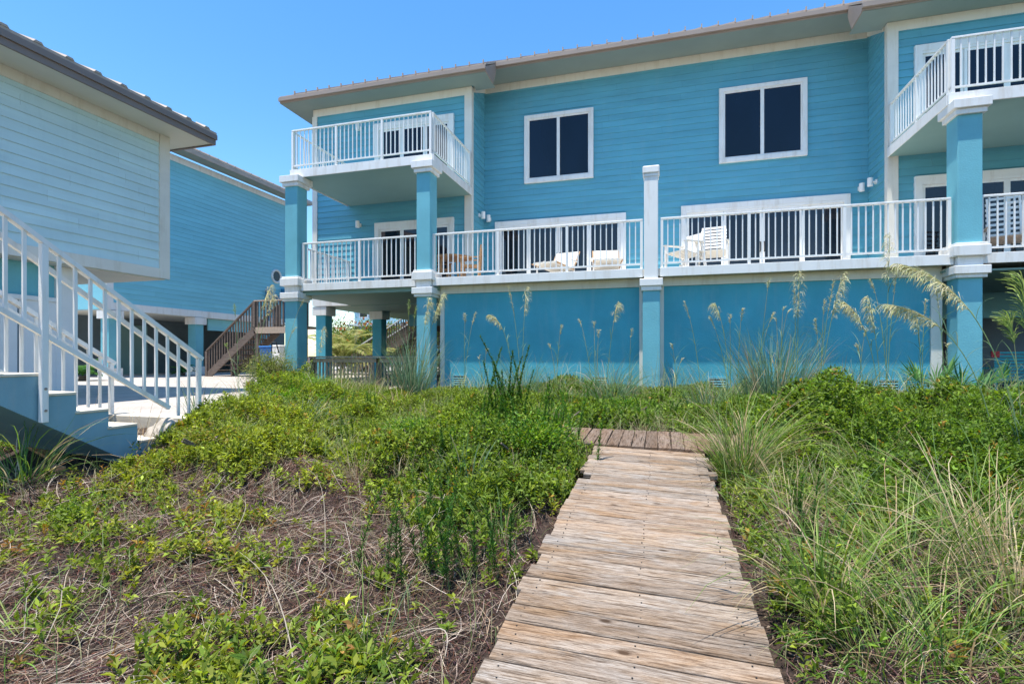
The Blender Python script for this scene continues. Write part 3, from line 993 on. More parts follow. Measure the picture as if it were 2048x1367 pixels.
# ------------------------------------------------------------------ FAR BLUE HOUSE
Cx, Cy0, Cy1 = -18.2, 13.2, 22.8
hc = empty('beach_house', (-20, 18, -.75), 'long light-blue raised house with a round window, standing behind the pale house', 'house')
MB().box(-30, Cx - .02, Cy0 + .01, Cy1, 1.62, 7.85).build('wall', M['siding_far'], hc)
siding(MB(), (Cx, Cy1), (Cx, Cy0), 1.86, 7.6, (1, 0), .178).build('siding', M['siding_far'], hc)
t = MB()
t.box(Cx, Cx + .04, Cy0, Cy1, 1.60, 1.86)
t.box(Cx, Cx + .04, Cy0, Cy1, 7.58, 7.82)
t.box(Cx, Cx + .05, Cy0 - .02, Cy0 + .22, 1.60, 7.84)
t.build('trim', M['white'], hc)
mb = MB()
mb.prism([(Cx + .65, Cy0 - .6, 8.06), (Cx + .65, Cy1 + .5, 8.06), (Cx - 5.5, Cy1 + .5, 10.8), (Cx - 5.5, Cy0 - .6, 10.8)], (0, 0, .05))
y = Cy0
while y < Cy1:
    mb.beam((Cx + .66, y, 8.12), (Cx - 5.5, y, 10.88), .04, .06); y += .45
mb.build('roof', M['roof'], hc)
MB().box(Cx + .60, Cx + .64, Cy0 - .58, Cy1 + .48, 7.90, 8.055).build('fascia', M['roof'], hc)
MB().box(Cx + .041, Cx + .599, Cy0 - .58, Cy1 + .48, 7.895, 7.915).build('soffit', M['soffit'], hc)
MB().box(-30, Cx - .03, Cy0 + .02, Cy1, 1.585, 1.61).build('ceiling', M['soffit_w'], hc)
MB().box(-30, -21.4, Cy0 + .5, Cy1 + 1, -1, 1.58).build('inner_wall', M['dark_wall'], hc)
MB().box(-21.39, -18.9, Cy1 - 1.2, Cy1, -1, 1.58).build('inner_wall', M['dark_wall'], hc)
MB().box(-21.38, -21.3, 15.9, 17.2, -.8, 1.3).build('garage_door', M['under'], hc)
MB().box(Cx - .3, Cx - .25, 17.6, 20.5, 1.1, 1.58).build('beam', M['siding_far'], hc)
for yy in (13.3, 16.75, 20.6):
    c = MB().box(Cx - .38, Cx, yy, yy + .38, -1, 1.58).build('column', M['stucco_pale'], hc)
    MB().box(Cx - .46, Cx + .08, yy - .08, yy + .46, 1.30, 1.581).build('capital', M['white'], c)
    MB().box(Cx - .44, Cx + .06, yy - .06, yy + .44, -.95, -.42).build('plinth', M['white'], c)
p = (Cx + .02, 21.35, 3.93)
rw = MB(); 
ring = [(Cx + .02, p[1] + .30 * math.cos(a), p[2] + .30 * math.sin(a)) for a in np.linspace(0, 2 * math.pi, 33)]
rw.tube(ring, .06, 6, cap=False)
rwo = rw.build('round_window', M['white'], hc)
MB().tube([(Cx + .0, p[1], p[2]), (Cx + .03, p[1], p[2])], .29, 24).build('pane', M['glass'], rwo)
# small white roof vent on the ridge edge
MB().box(Cx - .5, Cx - .2, 15.8, 16.0, 8.2, 8.6).build('roof_vent', M['far_white'], hc)
# utility boxes
for i, (px, py, w_, h_, lab) in enumerate(((540, 590, .30, .5, 'tall blue-painted utility box on the far house above the timber landing'),
                                           (556, 598, .22, .34, 'small blue-painted meter box between two others on the far house'),
                                           (571, 590, .34, .6, 'wide blue-painted utility box nearest the blue column'))):
    s = (px - 1024) / FPX
    Xf, Yf = -SA + s * CA, CA + s * SA
    t_ = (Cx + .15) / Xf
    yy = t_ * Yf; zz = t_ * (HZ - py) / FPX
    o = empty('utility_box', (Cx, yy, zz), lab, 'utility box', 'utility boxes on the far blue house')
    MB().box(Cx + .015, Cx + .2, yy - w_ / 2, yy + w_ / 2, zz - h_ / 2, zz + h_ / 2).build('housing', M['grey_box'], o, bevel=.01)
    MB().box(Cx + .2, Cx + .215, yy - w_ / 2 + .03, yy + w_ / 2 - .03, zz - h_ / 2 + .03, zz + h_ / 2 - .03).build('lid', M['grey_box'], o)
    MB().tube([(Cx + .1, yy, zz - h_ / 2), (Cx + .1, yy, 1.7)], .03, 6).build('conduit', M['grey_box'], o)

# very far houses
def far_house(x0, x1, y, z1, label, roofm):
    o = empty('beach_house', ((x0 + x1) / 2, y, -.8), label, 'house')
    MB().box(x0, x1, y, y + 8, -1, z1).build('wall', M['far_blue'], o)
    n = 5
    for i in range(n):
        for z in (1.2, 4.0):
            if z + 1.6 > z1: continue
            a = x0 + (x1 - x0) * (i + .25) / n; b = x0 + (x1 - x0) * (i + .75) / n
            f = MB(); ring_frame(f, a, b, z, z + 1.6, .12, y - .06, y + .01)
            f_ = f.build('window', M['far_white'], o)
            MB().box(a + .12, b - .12, y - .03, y + .005, z + .12, z + 1.48).build('pane', M['glass'], f_)
    MB().prism([(x0 - .6, y - .8, z1), (x1 + .6, y - .8, z1), ((x0 + x1) / 2, y - .8, z1 + 2.2)], (0, 9.6, 0)).build('roof', roofm, o)
    MB().box(x0 - .1, x1 + .1, y - 1.2, y - .1, 3.1, 3.3).build('balcony', M['far_white'], o)
    return o


far_house(-31, -20, 48, 7.0, 'distant pale blue house seen under the deck above the flowering bush', M['far_white'])
far_house(-21.5, -14.5, 52, 5.0, 'distant house with a white gabled roof behind the oleander', M['far_white'])
far_house(14, 24, 44, 5.0, 'distant pale house glimpsed beyond the dark staircase under the deck', M['far_white'])
w = empty('picket_fence', (12, 26, -.8), 'white picket fence seen under the house beyond the thick blue column', 'fence')
s = MB()
for k in range(60): s.box(8 + k * .16, 8.09 + k * .16, 26, 26.03, -.85, .2)
s.build('picket', M['far_white'], w)
MB().box(8, 17.6, 26.03, 26.07, -.1, 0).build('rail', M['far_white'], w)
MB().box(8, 17.6, 26.03, 26.07, -.7, -.6).build('rail', M['far_white'], w)

# ------------------------------------------------------------------ driveway
o = MB().prism([(-30, 4.95, -1.2), (-5.15, 4.95, -1.2), (-5.4, 5.3, -1.2), (-10.2, 11.7, -1.2), (-10.4, 32, -1.2), (-30, 32, -1.2)], (0, 0, .45)).build('driveway', M['pavers']); tag(o, kind='structure')
bx('landing', M['concrete'], st, -6.90, -5.42, 4.64, 4.93, -1.2, -.96, bevel=.012)
bx('landing', M['concrete'], st, -6.95, -5.38, 4.945, 5.25, -1.2, -.742, bevel=.012)

# bits beside the far stair
b = empty('storage_bin', (-15.0, 14.4, -.75), 'blue plastic bin with a white lid at the foot of the timber stairs', 'bin')
p = at(543, 700, 14.4)
MB().hexa([(p.x - .22, 14.2, -.75), (p.x + .22, 14.2, -.75), (p.x + .22, 14.6, -.75), (p.x - .22, 14.6, -.75),
           (p.x - .28, 14.15, .28), (p.x + .28, 14.15, .28), (p.x + .28, 14.65, .28), (p.x - .28, 14.65, .28)]).build('body', M['blue'], b, bevel=.02)
MB().box(p.x - .30, p.x + .30, 14.12, 14.68, .281, .34).build('lid', M['blue'], b, bevel=.02)
p = at(560, 690, 14.2)
b2 = empty('cooler', (p.x, 14.2, .0), 'white cooler box with a folded handle beside the blue bin', 'cooler')
MB().box(p.x - .16, p.x + .16, 14.0, 14.3, -.35, .30).build('body', M['plastic_w'], b2, bevel=.02)
MB().box(p.x - .17, p.x + .17, 13.99, 14.31, .301, .36).build('lid', M['plastic_w'], b2, bevel=.02)
MB().tube([(p.x - .14, 13.98, .1), (p.x - .05, 13.9, .45), (p.x + .1, 13.9, .45), (p.x + .15, 13.98, .1)], .02, 6).build('handle', M['black'], b2)
MB().box(p.x - .25, p.x + .25, 13.95, 14.35, -.75, -.351).build('stand', M['wood_dark'], b2)
# teal chairs under the deck on the other side
c = slat_chair('teal slatted armchair with a red towel, under the deck beyond the thick blue column', M['teal'], M['teal'], .95, 'teal chairs under the deck'); p = at(2030, 780, 12.6); xf(c, (p.x, 12.6, -.88), R(-20))
tw = MB().prism([(p.x - .2, 12.95, -.02), (p.x + .2, 12.97, -.02), (p.x + .2, 12.99, .10), (p.x - .2, 12.97, .10)], (0, .03, 0)).build('towel', M['red']); tag(tw, 'red towel hung over the back of the teal chair', 'towel')
c = slat_chair('teal slatted armchair standing deeper in the shade under the deck', M['teal'], M['teal'], .95, 'teal chairs under the deck'); p = at(1985, 760, 14.2); xf(c, (p.x, 14.2, -.88), R(60))

# ------------------------------------------------------------------ boardwalk
def plank_mesh(L, W, T, seed):
    """plank along X with a slightly uneven outline; UV in metres"""
    r = random.Random(seed)
    n = 8
    me_v, me_f, uv = [], [], []
    f0 = [r.uniform(-.003, .003) for _ in range(n + 1)]; f1 = [r.uniform(-.003, .003) for _ in range(n + 1)]
    cup = r.uniform(-.002, .002)
    for i in range(n + 1):
        x = L * i / n
        e = .006
        prof = [(-W / 2 + f0[i], -T), (-W / 2 + f0[i], -e), (-W / 2 + e + f0[i], 0), (0, cup), (W / 2 - e + f1[i], 0), (W / 2 + f1[i], -e), (W / 2 + f1[i], -T)]
        me_v += [(x, y, z) for y, z in prof]
    k = 7
    for i in range(n):
        for j in range(k - 1):
            a = i * k + j
            me_f.append((a, a + k, a + k + 1, a + 1))
        me_f.append((i * k + k - 1, (i + 1) * k + k - 1, (i + 1) * k, i * k))
    me_f.append(tuple(range(k))[::-1]); me_f.append(tuple(n * k + j for j in range(k)))
    me = bpy.data.meshes.new('plank'); me.from_pydata(me_v, [], [f[::-1] for f in me_f]); me.update()
    ul = me.uv_layers.new(name='UVMap')
    for lp in me.loops:
        v = me.vertices[lp.vertex_index].co
        ul.data[lp.index].uv = (v.x, v.y + v.z)
    me.materials.append(M['plank'])
    return me


def walk_z(y): return -1.352 + .0485 * y


bw = empty('boardwalk', (-.1, 4, -1.3), 'long pale weathered boardwalk running up to the house between the dune plants', 'boardwalk')
bl = bw.location.copy()
TILT = .026
y = 1.0; k = 0
while y < 5.98:
    k += 1
    W_ = random.uniform(.134, .146)
    x0 = -.70 + random.uniform(-.022, .022); x1 = .45 + random.uniform(-.022, .022)
    if y > 5.0: x0 += -.03; x1 += .06 * (k % 2)
    if abs(y - 4.72) < .1: x0 += .10
    me = plank_mesh(x1 - x0, W_, .036, k)
    o = bpy.data.objects.new('plank', me); COL.objects.link(o); o.parent = bw
    yc = y + W_ / 2
    o.location = Vector((x0, yc, walk_z(yc) + random.uniform(-.002, .003) + TILT * (-.1 - x0))) - bl
    o.rotation_euler = (R(2.78), TILT + random.uniform(-.002, .002), random.uniform(-.006, .006))
    y += W_ + random.uniform(.005, .013)
for xx in (-.62, .36):
    MB().beam((xx, .9, walk_z(.9) - .10), (xx, 5.95, walk_z(5.95) - .10), .04, .12).build('joist', M['wood_dark'], bw)
MB().beam((-.10, .9, walk_z(.9) - .10), (-.10, 5.95, walk_z(5.95) - .10), .04, .12).build('joist', M['wood_dark'], bw)
nm = MB(); rn = random.Random(5)
for o_ in [c for c in bw.children if c.name.startswith('plank')]:
    p_ = o_.location + bl
    for xx in (-.62, -.10, .36):
        for dy in (-.038, .038):
            a_ = Vector((xx + rn.uniform(-.012, .012), p_.y + dy + rn.uniform(-.006, .006), 0))
            a_.z = walk_z(a_.y) - TILT * (a_.x + .1) + .0035
            nm.tube([a_ - Vector((0, 0, .012)), a_], .0042, 6)
nm.build('nail', M['black'], bw)
b2w = empty('boardwalk', (.5, 6.7, -1.05), 'browner cross boardwalk at the far end of the pale one', 'boardwalk')
bl2 = b2w.location.copy()
x = -1.32; k = 100
while x < 2.0:
    k += 1
    W_ = random.uniform(.132, .142)
    me = plank_mesh(random.uniform(.98, 1.02), W_, .036, k)
    me.materials[0] = M['plank_brown']
    o = bpy.data.objects.new('plank', me); COL.objects.link(o); o.parent = b2w
    y0 = 6.05 + random.uniform(-.012, .012)
    o.location = Vector((x + W_ / 2, y0, walk_z(y0) + .030 - .012 * (x + .1))) - bl2
    o.rotation_euler = (0, -.045, R(90) + random.uniform(-.01, .01))
    x += W_ + random.uniform(.004, .012)
for yy in (6.12, 6.9):
    MB().beam((-1.3, yy, walk_z(yy) - .075), (1.95, yy, walk_z(yy) - .10), .04, .10).build('joist', M['wood_dark'], b2w)

# ------------------------------------------------------------------ light and sky
w = bpy.data.worlds.new('World'); scene.world = w; w.use_nodes = True
nt = w.node_tree
sky = nt.nodes.new('ShaderNodeTexSky'); sky.sky_type = 'NISHITA'; sky.sun_disc = False
SEL, SAZ = 78.4, 213.0
sky.sun_elevation = R(SEL); sky.sun_rotation = R(SAZ)
sky.air_density = 1.15; sky.dust_density = .25; sky.ozone_density = 3.0
sky.altitude = 0
hs_ = nt.nodes.new('ShaderNodeHueSaturation'); hs_.inputs['Saturation'].default_value = 1.28
nt.links.new(sky.outputs[0], hs_.inputs['Color']); nt.links.new(hs_.outputs[0], nt.nodes['Background'].inputs[0])
nt.nodes['Background'].inputs[1].default_value = .15
sd = bpy.data.lights.new('sun', 'SUN'); sd.energy = 4.5; sd.angle = R(.53); sd.color = (1.0, .95, .87)
so = bpy.data.objects.new('sun', sd); COL.objects.link(so)
sv = Vector((math.sin(R(SAZ)) * math.cos(R(SEL)), math.cos(R(SAZ)) * math.cos(R(SEL)), math.sin(R(SEL))))
so.rotation_euler = (-sv).to_track_quat('-Z', 'Y').to_euler()
so.location = (0, 0, 30)
scene.view_settings.view_transform = 'Standard'
scene.view_settings.look = 'None'
scene.view_settings.exposure = .84
scene.view_settings.gamma = 1
scene.cycles.max_bounces = 6
scene.cycles.diffuse_bounces = 4
scene.cycles.transparent_max_bounces = 6
scene.cycles.use_denoising = True
# ------------------------------------------------------------------ vegetation helpers
def norm(a): return a / (np.linalg.norm(a, axis=-1, keepdims=True) + 1e-9)


def ribbons(P, W, S, C):
    """P (N,K,3) centre lines, W (N,K) widths, S (N,3) side vectors, C (N,3) or (N,K,3) colours -> V, F, C"""
    N, K, _ = P.shape
    off = S[:, None, :] * W[:, :, None] * .5
    V = np.stack([P - off, P + off], 2).reshape(-1, 3)
    i = (np.arange(N) * K * 2)[:, None] + (np.arange(K - 1) * 2)[None, :]
    F = np.stack([i, i + 1, i + 3, i + 2], -1).reshape(-1, 4)
    if C.ndim == 2: C = np.repeat(C[:, None, :], K, 1)
    CC = np.repeat(C[:, :, None, :], 2, 2).reshape(-1, 3)
    return V, F, CC


def leaves(B, D, L, Wd, C, fold=.18, up=None):
    """folded leaves: base B, direction D, length L, width Wd, colour C"""
    N = len(B)
    D = norm(D)
    ref = np.tile(np.array([[0, 0, 1.0]]), (N, 1)) + rng.normal(0, .45, (N, 3))
    S = norm(np.cross(D, ref)); U = np.cross(S, D)
    L = L[:, None]; Wd = Wd[:, None]
    m = B + D * L * .48 + U * Wd * fold
    V = np.stack([B, m - S * Wd * .5 , B + D * L - U * L * .10, m + S * Wd * .5], 1)
    V[:, 1] += U * Wd * .10; V[:, 3] += U * Wd * .10
    F = np.arange(N * 4).reshape(N, 4)
    return V.reshape(-1, 3), F, np.repeat(C[:, None, :], 4, 1).reshape(-1, 3)


def join(parts):
    Vs, Fs, Cs, n = [], [], [], 0
    for V, F, C in parts:
        Vs.append(V); Fs.append(F + n); Cs.append(C); n += len(V)
    return np.concatenate(Vs), np.concatenate(Fs), np.concatenate(Cs)


def vmesh(name, parts, mat, parent=None, origin=(0, 0, 0)):
    V, F, C = join(parts)
    V = V - np.array(origin)
    me = arr_mesh(name, V, F, C)
    me.materials.append(mat)
    o = bpy.data.objects.new(name, me); COL.objects.link(o)
    if parent is not None: o.parent = parent
    return o


def pal(cols, n, jit=.18, w=None):
    cols = np.array(cols)
    c = cols[rng.choice(len(cols), n, p=w)]
    k = 1 + rng.normal(0, jit, (n, 1))
    return np.clip(c * k + rng.normal(0, .008, (n, 3)), .004, .95)


def arcs(B, az, e0, L, bend, K=7, p=1.4, wob=.0):
    """arching centre lines from base B"""
    N = len(B)
    s = np.linspace(0, 1, K)[None, :]
    e = e0[:, None] - bend[:, None] * s ** p
    a = az[:, None] + (rng.normal(0, wob, (N, 1)) * s * 2 if wob else 0)
    st = L[:, None] / (K - 1)
    d = np.stack([np.cos(e) * np.cos(a), np.cos(e) * np.sin(a), np.sin(e)], -1) * st[..., None]
    P = B[:, None, :] + np.concatenate([np.zeros((N, 1, 3)), np.cumsum(d[:, :-1], 1)], 1)
    return P


def sidev(az, tilt=.4):
    N = len(az)
    S = np.stack([-np.sin(az), np.cos(az), rng.normal(0, tilt, N)], -1)
    return norm(S)


def vnoise(X, Y, s, seed=0):
    """cheap smooth value noise, 0..1"""
    r = np.random.default_rng(seed); T = r.random((64, 64))
    x = X / s + 1000; y = Y / s + 1000
    xi = np.floor(x).astype(int); yi = np.floor(y).astype(int)
    fx = x - xi; fy = y - yi; fx = fx * fx * (3 - 2 * fx); fy = fy * fy * (3 - 2 * fy)
    g = lambda a, b: T[a % 64, b % 64]
    return (g(xi, yi) * (1 - fx) + g(xi + 1, yi) * fx) * (1 - fy) + (g(xi, yi + 1) * (1 - fx) + g(xi + 1, yi + 1) * fx) * fy


GY = [740, 790, 840, 890, 940, 990, 1050, 1110, 1180, 1260, 1340]
GREEN = np.array([
    [0, 0, 0, 2, 9, 7, 4, 3, 3, 4, 5, 7, 8, 7, 6, 5, 5],
    [0, 0, 0, 3, 9, 8, 6, 5, 6, 8, 6, 9, 9, 8, 6, 6, 6],
    [0, 0, 2, 6, 8, 8, 8, 7, 7, 9, 9, 8, 9, 9, 9, 9, 9],
    [0, 0, 4, 7, 7, 6, 7, 8, 9, 5, 0, 4, 8, 9, 9, 9, 9],
    [2, 1, 4, 7, 6, 4, 7, 9, 9, 8, 0, 5, 6, 8, 9, 9, 9],
    [2, 4, 4, 3, 3, 3, 5, 7, 8, 6, 0, 4, 5, 7, 8, 8, 8],
    [3, 7, 4, 2, 1, 1, 3, 5, 6, 2, 0, 2, 3, 4, 6, 6, 7],
    [1, 3, 2, 1, 1, 2, 4, 5, 5, 0, 0, 1, 3, 3, 4, 4, 5],
    [2, 1, 2, 2, 2, 3, 5, 5, 4, 0, 0, 0, 3, 3, 3, 3, 4],
    [2, 2, 2, 3, 4, 3, 4, 4, 2, 0, 0, 0, 5, 5, 3, 3, 3],
    [2, 2, 3, 3, 4, 4, 4, 3, 0, 0, 0, 0, 6, 5, 3, 3, 3]], float) / 9
YELL = np.array([
    [0, 0, 0, 2, 4, 4, 3, 2, 1, 1, 1, 2, 2, 1, 1, 1, 1],
    [0, 0, 0, 3, 4, 5, 4, 3, 2, 1, 1, 2, 2, 1, 1, 1, 1],
    [0, 0, 5, 5, 6, 6, 5, 4, 3, 2, 1, 1, 1, 1, 1, 1, 1],
    [0, 0, 8, 8, 8, 7, 4, 3, 2, 2, 1, 1, 2, 1, 1, 1, 1],
    [8, 8, 8, 8, 8, 6, 4, 2, 1, 2, 2, 2, 2, 1, 0, 0, 0],
    [7, 5, 7, 7, 7, 6, 4, 3, 2, 3, 2, 2, 3, 2, 1, 0, 0],
    [6, 2, 5, 6, 6, 6, 5, 4, 3, 3, 2, 3, 3, 2, 1, 1, 1],
    [6, 4, 6, 7, 7, 6, 5, 4, 4, 3, 2, 3, 3, 2, 2, 2, 2],
    [6, 6, 7, 7, 6, 6, 5, 5, 4, 2, 2, 2, 3, 2, 2, 2, 2],
    [5, 6, 7, 5, 5, 5, 4, 4, 4, 2, 2, 2, 2, 2, 2, 2, 2],
    [5, 6, 6, 5, 4, 4, 4, 4, 4, 2, 2, 2, 2, 2, 2, 2, 2]], float) / 9


def field(X, Y, T):
    """plant-cover map of the plot, looked up at ground positions"""
    dx = X * CA + Y * SA; dt = -X * SA + Y * CA
    dt = np.maximum(dt, .5)
    px = 1024 + FPX * dx / dt; py = HZ - FPX * gz(X, Y) / dt
    u = np.clip(px / 128, 0, 15.999); j = u.astype(int); fu = u - j
    v = np.clip(np.interp(py, GY, np.arange(11)), 0, 9.999); i = v.astype(int); fv = v - i
    return (T[i, j] * (1 - fu) + T[i, j + 1] * fu) * (1 - fv) + (T[i + 1, j] * (1 - fu) + T[i + 1, j + 1] * fu) * fv


def off_limits(X, Y, pad=0.0):
    walk = (X > -.74 - pad) & (X < .52 + pad) & (Y < 6.05)
    cross = (X > -1.25) & (X < .95) & (Y > 6.0 - pad) & (Y < 7.08)
    wall = (Y > 11.62) & (X > -5.3)
    wall2 = (Y > 11.35) & (X <= -5.3)
    colm = (Y > 11.2) & (((X > -5.8) & (X < -5.1)) | ((X > 5.1) & (X < 5.8)))
    stair = (X > -6.95) & (X < -5.40) & (Y < 4.75)
    pad_ = (X < -5.40) & (X > -6.9) & (Y > 4.6) & (Y < 5.3)
    drive = (X < -5.40 - .75 * np.clip(Y - 5.3, 0, 8)) & (Y > 4.95)
    return walk | cross | wall | wall2 | colm | stair | pad_ | drive


def in_view(X, Y, margin=.25):
    dx = X * CA + Y * SA; dt = -X * SA + Y * CA
    return (dt > .9) & (np.abs(dx / np.maximum(dt, .1)) < .99 + margin)


def clump_h(X, Y):
    return .15 + 2.3 * vnoise(X, Y, .42, 3) ** 1.4 * (.45 + .8 * vnoise(X, Y, 1.5, 4)) + .35 * vnoise(X, Y, .17, 5)


# ---------------- leafy ground cover
def cover(n_try, y0, y1, leafL, nl, seed, sel):
    X = rng.uniform(-11, 11, n_try); Y = rng.uniform(y0, y1, n_try)
    k = in_view(X, Y) & ~off_limits(X, Y) & sel(X)
    X, Y = X[k], Y[k]
    G = np.maximum(field(X, Y, GREEN), .27); yl = field(X, Y, YELL)
    cl = vnoise(X, Y, .42, 1) * .5 + vnoise(X, Y, .15, 2) * .5
    keep = rng.random(len(X)) < np.clip((G * .95 - 1.0 + cl * 1.25) * 2.6, 0, 1) * np.clip(G * 1.5, .4, 1)
    X, Y, G, yl, cl = X[keep], Y[keep], G[keep], yl[keep], cl[keep]
    n = len(X)
    H = (.035 + .27 * G ** 1.6) * clump_h(X, Y) * (1 - .35 * np.clip((Y - 8.3) / 1.5, 0, 1) * (X > -4.8)) * (1 - .6 * np.clip((Y - 9.0) / 1.2, 0, 1) * (X < -4.8) * (X > -8))
    z = gz(X, Y) + H * (1 - .75 * rng.random(n) ** 1.8)
    az0 = rng.uniform(0, 2 * np.pi, n)
    lean = rng.normal(0, .25, (n, 2))
    B = np.stack([X, Y, z], -1)
    # every sprig's leaves
    hue = np.clip(yl + rng.normal(0, .16, n) + .25 * (vnoise(X, Y, .8, 9) - .5), 0, 1)
    gcol = np.array([.112, .188, .026]); ycol = np.array([.25, .29, .036]); dcol = np.array([.026, .062, .012])
    dk = np.clip(rng.random(n) * 1.3 - .45, 0, 1) * (vnoise(X, Y, .3, 12) > .4)
    col = gcol * (1 - hue[:, None]) + ycol * hue[:, None]
    col = col * (1 - .6 * dk[:, None]) + dcol * .6 * dk[:, None]
    red = rng.random(n) < .012 + .03 * yl
    col[red] = np.array([.28, .18, .035])
    idx = np.repeat(np.arange(n), nl); m = len(idx)
    j = np.tile(np.arange(nl), n)
    az = az0[idx] + j * 2.39996 + rng.normal(0, .25, m)
    el = R(12) + R(45) * (j / nl) + rng.normal(0, .42, m)
    D = np.stack([np.cos(el) * np.cos(az) + lean[idx, 0], np.cos(el) * np.sin(az) + lean[idx, 1], np.sin(el)], -1)
    h = (j / nl - .5) * leafL * 1.5
    Bp = B[idx] + np.stack([lean[idx, 0] * h, lean[idx, 1] * h, h], -1)
    dist = np.hypot(B[idx, 0], B[idx, 1])
    sz = leafL * (.75 + .5 * rng.random(m)) * (.8 + .35 * vnoise(X, Y, 1.3, 21)[idx])
    C = np.clip(col[idx] * np.exp(rng.normal(0, .34, (m, 1))), .004, .8)
    sp_ = vnoise(X, Y, 1.1, 61)[idx]
    return leaves(Bp, D, sz * (.8 + .5 * sp_), sz * (.22 + .42 * vnoise(X, Y, .9, 62)[idx]) * rng.uniform(.85, 1.15, m), C)


everywhere = lambda x: np.abs(x) < 99
leftside = lambda x: x < -.1
rightside = lambda x: x >= -.1
def seedlings(n_try, y0, y1, leafL, nl, thr=.45):
    X = rng.uniform(-8, 8, n_try); Y = rng.uniform(y0, y1, n_try)
    k = in_view(X, Y) & ~off_limits(X, Y, .03)
    X, Y = X[k], Y[k]
    c1 = vnoise(X, Y, .33, 51) * .55 + vnoise(X, Y, .9, 52) * .45
    keep = rng.random(len(X)) < np.clip((c1 - thr) * 4.5, .03, 1)
    X, Y, c1 = X[keep], Y[keep], c1[keep]; n = len(X)
    yl = field(X, Y, YELL)
    h = rng.uniform(.02, .14, n) * (.5 + c1)
    hue = np.clip(yl * .9 + rng.normal(0, .25, n), 0, 1)[:, None]
    col = np.array([.105, .18, .026]) * (1 - hue) + np.array([.27, .28, .035]) * hue
    red = rng.random(n) < .06
    col[red] = np.array([.24, .13, .04])
    idx = np.repeat(np.arange(n), nl); m = len(idx); j = np.tile(np.arange(nl), n)
    az = rng.uniform(0, 6.28, n)[idx] + j * 2.39996 + rng.normal(0, .3, m)
    el = R(5) + R(50) * (j / nl) + rng.normal(0, .3, m)
    D = np.stack([np.cos(el) * np.cos(az), np.cos(el) * np.sin(az), np.sin(el)], -1)
    B = np.stack([X[idx], Y[idx], (gz(X, Y) + h * .35)[idx] + h[idx] * .65 * (j / nl)], -1)
    sz = leafL * rng.uniform(.55, 1.25, n)[idx] * rng.uniform(.8, 1.15, m)
    return leaves(B, D, sz, sz * rng.uniform(.26, .42, m), np.clip(col[idx] * np.exp(rng.normal(0, .32, (m, 1))), .004, .8))


o = vmesh('seedlings', [seedlings(11000, 1.0, 3.4, .052, 9), seedlings(24000, 3.2, 6.2, .050, 8), seedlings(3500, 1.0, 3.2, .060, 8, .55)], M['leaf'])
tag(o, kind='stuff')

for sel, lab in ((leftside, 'low leafy dune vines over the left bank'), (rightside, 'thick green dune vines between walk and house')):
    o = vmesh('ground_cover', [cover(26000, 1.0, 3.6, .044, 9, 1, sel), cover(90000, 3.4, 7.0, .044, 8, 2, sel), cover(110000, 6.8, 11.6, .055, 6, 3, sel)], M['leaf'])
    tag(o, kind='stuff')

# ---------------- dead straw and twigs
def straw(n_try, y0, y1, wmin, wmax, Lr, cols, flat=.12, dens=1.0, K=5, hgt=.03):
    X = rng.uniform(-9, 9, n_try); Y = rng.uniform(y0, y1, n_try)
    k = in_view(X, Y) & ~off_limits(X, Y, -.02)
    X, Y = X[k], Y[k]
    G = field(X, Y, GREEN)
    keep = rng.random(len(X)) < np.clip(1.25 - G * 1.1, .12, 1) * dens * (.45 + .8 * vnoise(X, Y, .6, 30))
    X, Y = X[keep], Y[keep]; n = len(X)
    flow = vnoise(X, Y, 1.0, 31) * 9 + vnoise(X, Y, .35, 32) * 3
    az = flow + rng.normal(0, 1.0, n)
    L = rng.uniform(*Lr, n)
    s = np.linspace(0, 1, K)[None]
    turn = rng.normal(0, 1.2, n)[:, None]
    a = az[:, None] + turn * s
    st = (L / (K - 1))[:, None]
    PX = X[:, None] + np.concatenate([np.zeros((n, 1)), np.cumsum(np.cos(a[:, :-1]) * st, 1)], 1)
    PY = Y[:, None] + np.concatenate([np.zeros((n, 1)), np.cumsum(np.sin(a[:, :-1]) * st, 1)], 1)
    hh = np.abs(rng.normal(0, hgt, n))[:, None] + rng.normal(0, flat, n)[:, None] * L[:, None] * .35 * np.sin(s * np.pi) ** 1 * 1.0
    PZ = gz(PX, PY) + .004 + np.abs(hh)
    bad = off_limits(PX, PY, .0).any(1) & (rng.random(n) < .97)
    P = np.stack([PX, PY, PZ], -1)[~bad]
    az = az[~bad]; n = len(P)
    W = rng.uniform(wmin, wmax, n)[:, None] * np.array([.8, 1, 1, .9, .4])[None, :K]
    return ribbons(P, W, sidev(az, .35), pal(cols, n, .25))


STR = [(.17, .10, .07), (.27, .195, .145), (.10, .052, .036), (.03, .017, .012), (.38, .305, .235), (.16, .072, .05), (.08, .046, .033), (.04, .024, .017)]
def litter(n_try, y0, y1, L):
    X = rng.uniform(-9, 9, n_try); Y = rng.uniform(y0, y1, n_try)
    k = in_view(X, Y) & ~off_limits(X, Y, -.02)
    X, Y = X[k], Y[k]; n = len(X)
    B = np.stack([X, Y, gz(X, Y) + np.abs(rng.normal(0, .012, n)) + .003], -1)
    a = rng.uniform(0, 6.283, n)
    D = np.stack([np.cos(a), np.sin(a), rng.normal(0, .35, n)], -1)
    return leaves(B, D, L * rng.uniform(.5, 1.3, n), L * rng.uniform(.2, .45, n), pal([(.08, .048, .034), (.035, .022, .016), (.14, .095, .07), (.12, .055, .038), (.20, .15, .11), (.03, .02, .015)], n, .25))


